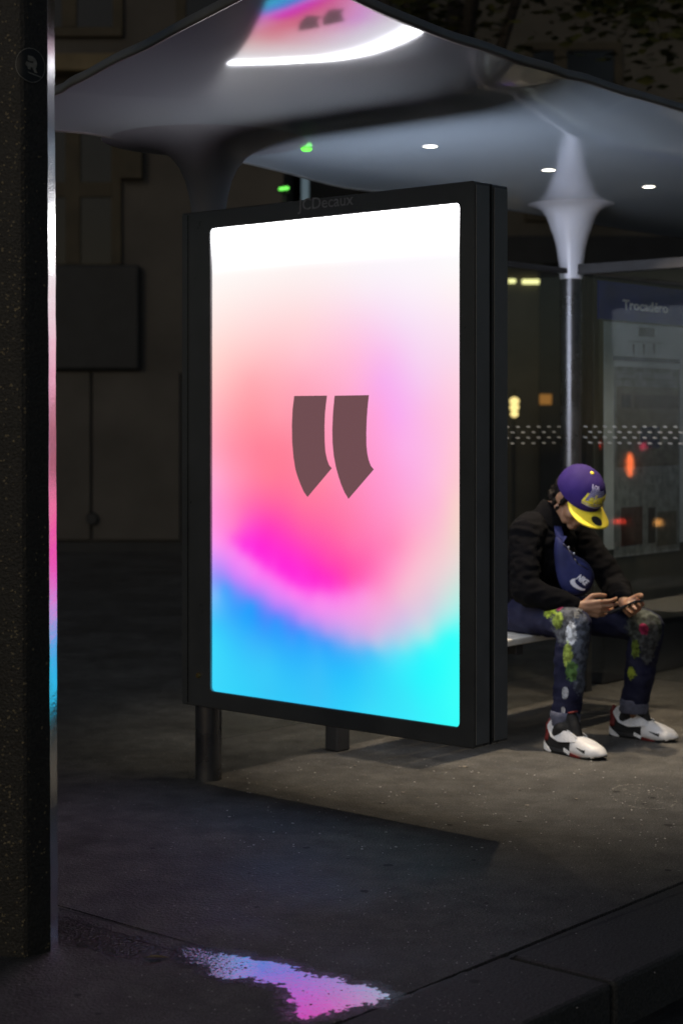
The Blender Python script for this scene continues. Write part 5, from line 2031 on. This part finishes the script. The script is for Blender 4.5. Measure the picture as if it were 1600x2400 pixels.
# zip and pulls
bm = bmesh.new()
zp = [(-.050, .098), (-.028, .078), (-.004, .040), (.010, .018), (.05, -.004)]
for (x0, z0), (x1, z1) in zip(zp, zp[1:]):
    taper(bm, (x0, bag_y(x0, z0) - .003, z0), .0022, (x1, bag_y(x1, z1) - .003, z1), .0022, 8)
obj('zip', bm, mat('zip_black', (.01, .01, .012), .4, noise_scale=60), bag, smooth=True)
bm = bmesh.new()
for x, z in ((-.025, .084), (-.004, .060)):
    ball(bm, (x, bag_y(x, z) - .008, z), (.004, .002, .006), 10, 6)
obj('zip_pull', bm, mat('pull_metal', (.5, .5, .52), .3, .8, noise_scale=60), bag, smooth=True)
# strap up over the left shoulder
bm = bmesh.new()
inv = Matrix.Translation(-bag.location)
PM = Matrix.Translation(PO) @ Matrix.Rotation(RZ, 4, 'Z')
sp_ = [V((-.040, -.0, .115)) + V((0, 0, 0)), inv @ (PM @ V((.262, -.10, .86))), inv @ (PM @ V((.225, -.06, .905))), inv @ (PM @ V((.19, .06, .945)))]
up_ = []
for i, p in enumerate(sp_):
    t = (sp_[min(i + 1, 3)] - sp_[max(i - 1, 0)]).normalized()
    w = t.cross(V((-.1, -1, .1))).normalized() * .017
    up_.append((bm.verts.new(p + w), bm.verts.new(p - w), bm.verts.new(p - w + V((0, .003, 0))), bm.verts.new(p + w + V((0, .003, 0)))))
for a, b in zip(up_, up_[1:]):
    for k in range(4):
        bm.faces.new((a[k], a[(k + 1) % 4], b[(k + 1) % 4], b[k]))
obj('strap', bm, M_NAVY, bag, smooth=True)

# ---- phone
ph = thing('phone', 'thin dark phone held in both hands of the seated person', 'phone', (0, 0, 0), 0)
phc = V((.556, -.062, .586))
lx = V((.90, .02, .40)).normalized()
ly = V((0, 1, 0)); ly = (ly - lx * ly.dot(lx)).normalized()
lz = lx.cross(ly)
ph.matrix_world = PM @ Matrix(((lx.x, ly.x, lz.x, phc.x), (lx.y, ly.y, lz.y, phc.y), (lx.z, ly.z, lz.z, phc.z), (0, 0, 0, 1)))
obj('phone_body', bx(-.070, .070, -.034, .034, -.0045, .0045, bev=.0035), mat('phone_black', (.010, .010, .011), .25, noise_scale=30), ph)
obj('phone_glass', bx(-.066, .066, -.031, .031, .0046, .0054), mat('phone_glass', (.02, .022, .028), .08, noise_scale=30), ph)

# ------------------------------------------------------------------ trees behind the roof
M_LEAF = bpy.data.materials.new('leaves')
M_LEAF.use_nodes = True
nt = M_LEAF.node_tree
p_ = nt.nodes['Principled BSDF']
gn = nt.nodes.new('ShaderNodeNewGeometry')
rp = nt.nodes.new('ShaderNodeValToRGB')
rp.color_ramp.elements[0].color = (.022, .035, .010, 1)
rp.color_ramp.elements[1].color = (.10, .10, .022, 1)
nt.links.new(gn.outputs['Random Per Island'], rp.inputs[0])
nt.links.new(rp.outputs[0], p_.inputs['Base Color'])
p_.inputs['Roughness'].default_value = .6
M_BARK = mat('bark', (.06, .05, .04), .9, noise_scale=12, noise_amt=.4, bump=.8, bump_scale=30)


def tree(x, y, z0, z1, rad, label, n=5200, seed=1, clumps=46):
    rt = random.Random(seed)
    t = thing('street_tree', label, 'tree', (x, y, -.12), group='trees behind the shelter')
    bm = bmesh.new()
    chain(bm, [((0, 0, 0), .19), ((.05, 0, 1.5), .15), ((-.03, .05, z0 * .8), .13), ((.1, 0, z0 + .8), .08)], 10)
    for k in range(6):
        a = k * 1.05
        chain(bm, [((0, 0, z0 * .75 + k * .15), .07), ((math.cos(a) * rad * .4, math.sin(a) * rad * .4, z0 + 1 + k * .1), .04), ((math.cos(a) * rad * .75, math.sin(a) * rad * .75, z0 + 1.9), .02)], 8)
    obj('trunk', bm, M_BARK, t, smooth=True)
    V, Fc = [], []
    cl = []
    for k in range(clumps):
        while True:
            v = Vector((rt.uniform(-1, 1), rt.uniform(-1, 1), rt.uniform(-1, 1)))
            if v.length < 1:
                break
        cl.append((Vector((v.x * rad, v.y * rad, (z0 + z1) / 2 + v.z * (z1 - z0) / 2)), rt.uniform(.28, .62)))
    for i in range(n):
        c, r_ = rt.choice(cl)
        v = Vector((rt.gauss(0, .5), rt.gauss(0, .5), rt.gauss(0, .42))) * r_ + c
        s = rt.uniform(.045, .09)
        Mq = Matrix.Rotation(rt.uniform(0, 6.28), 3, 'Z') @ Matrix.Rotation(rt.uniform(-1.1, 1.1), 3, 'X')
        b = len(V)
        for q in ((-s, 0, 0), (0, -s * .45, 0), (s, 0, .1 * s), (0, s * .45, 0)):
            V.append(v + Mq @ Vector(q))
        Fc.append((b, b + 1, b + 2, b + 3))
    me = bpy.data.meshes.new('crown')
    me.from_pydata(V, [], Fc)
    o = obj('crown', me, M_LEAF, t)
    o['kind'] = 'stuff'
    return t


tree(3.7, 13.2, 3.4, 8.2, 2.3, 'leafy tree whose dark crown rises over the right side of the roof', seed=4)
tree(.9, 15.0, 4.3, 8.0, 1.7, 'darker leafy tree standing further back above the middle of the roof', seed=9)
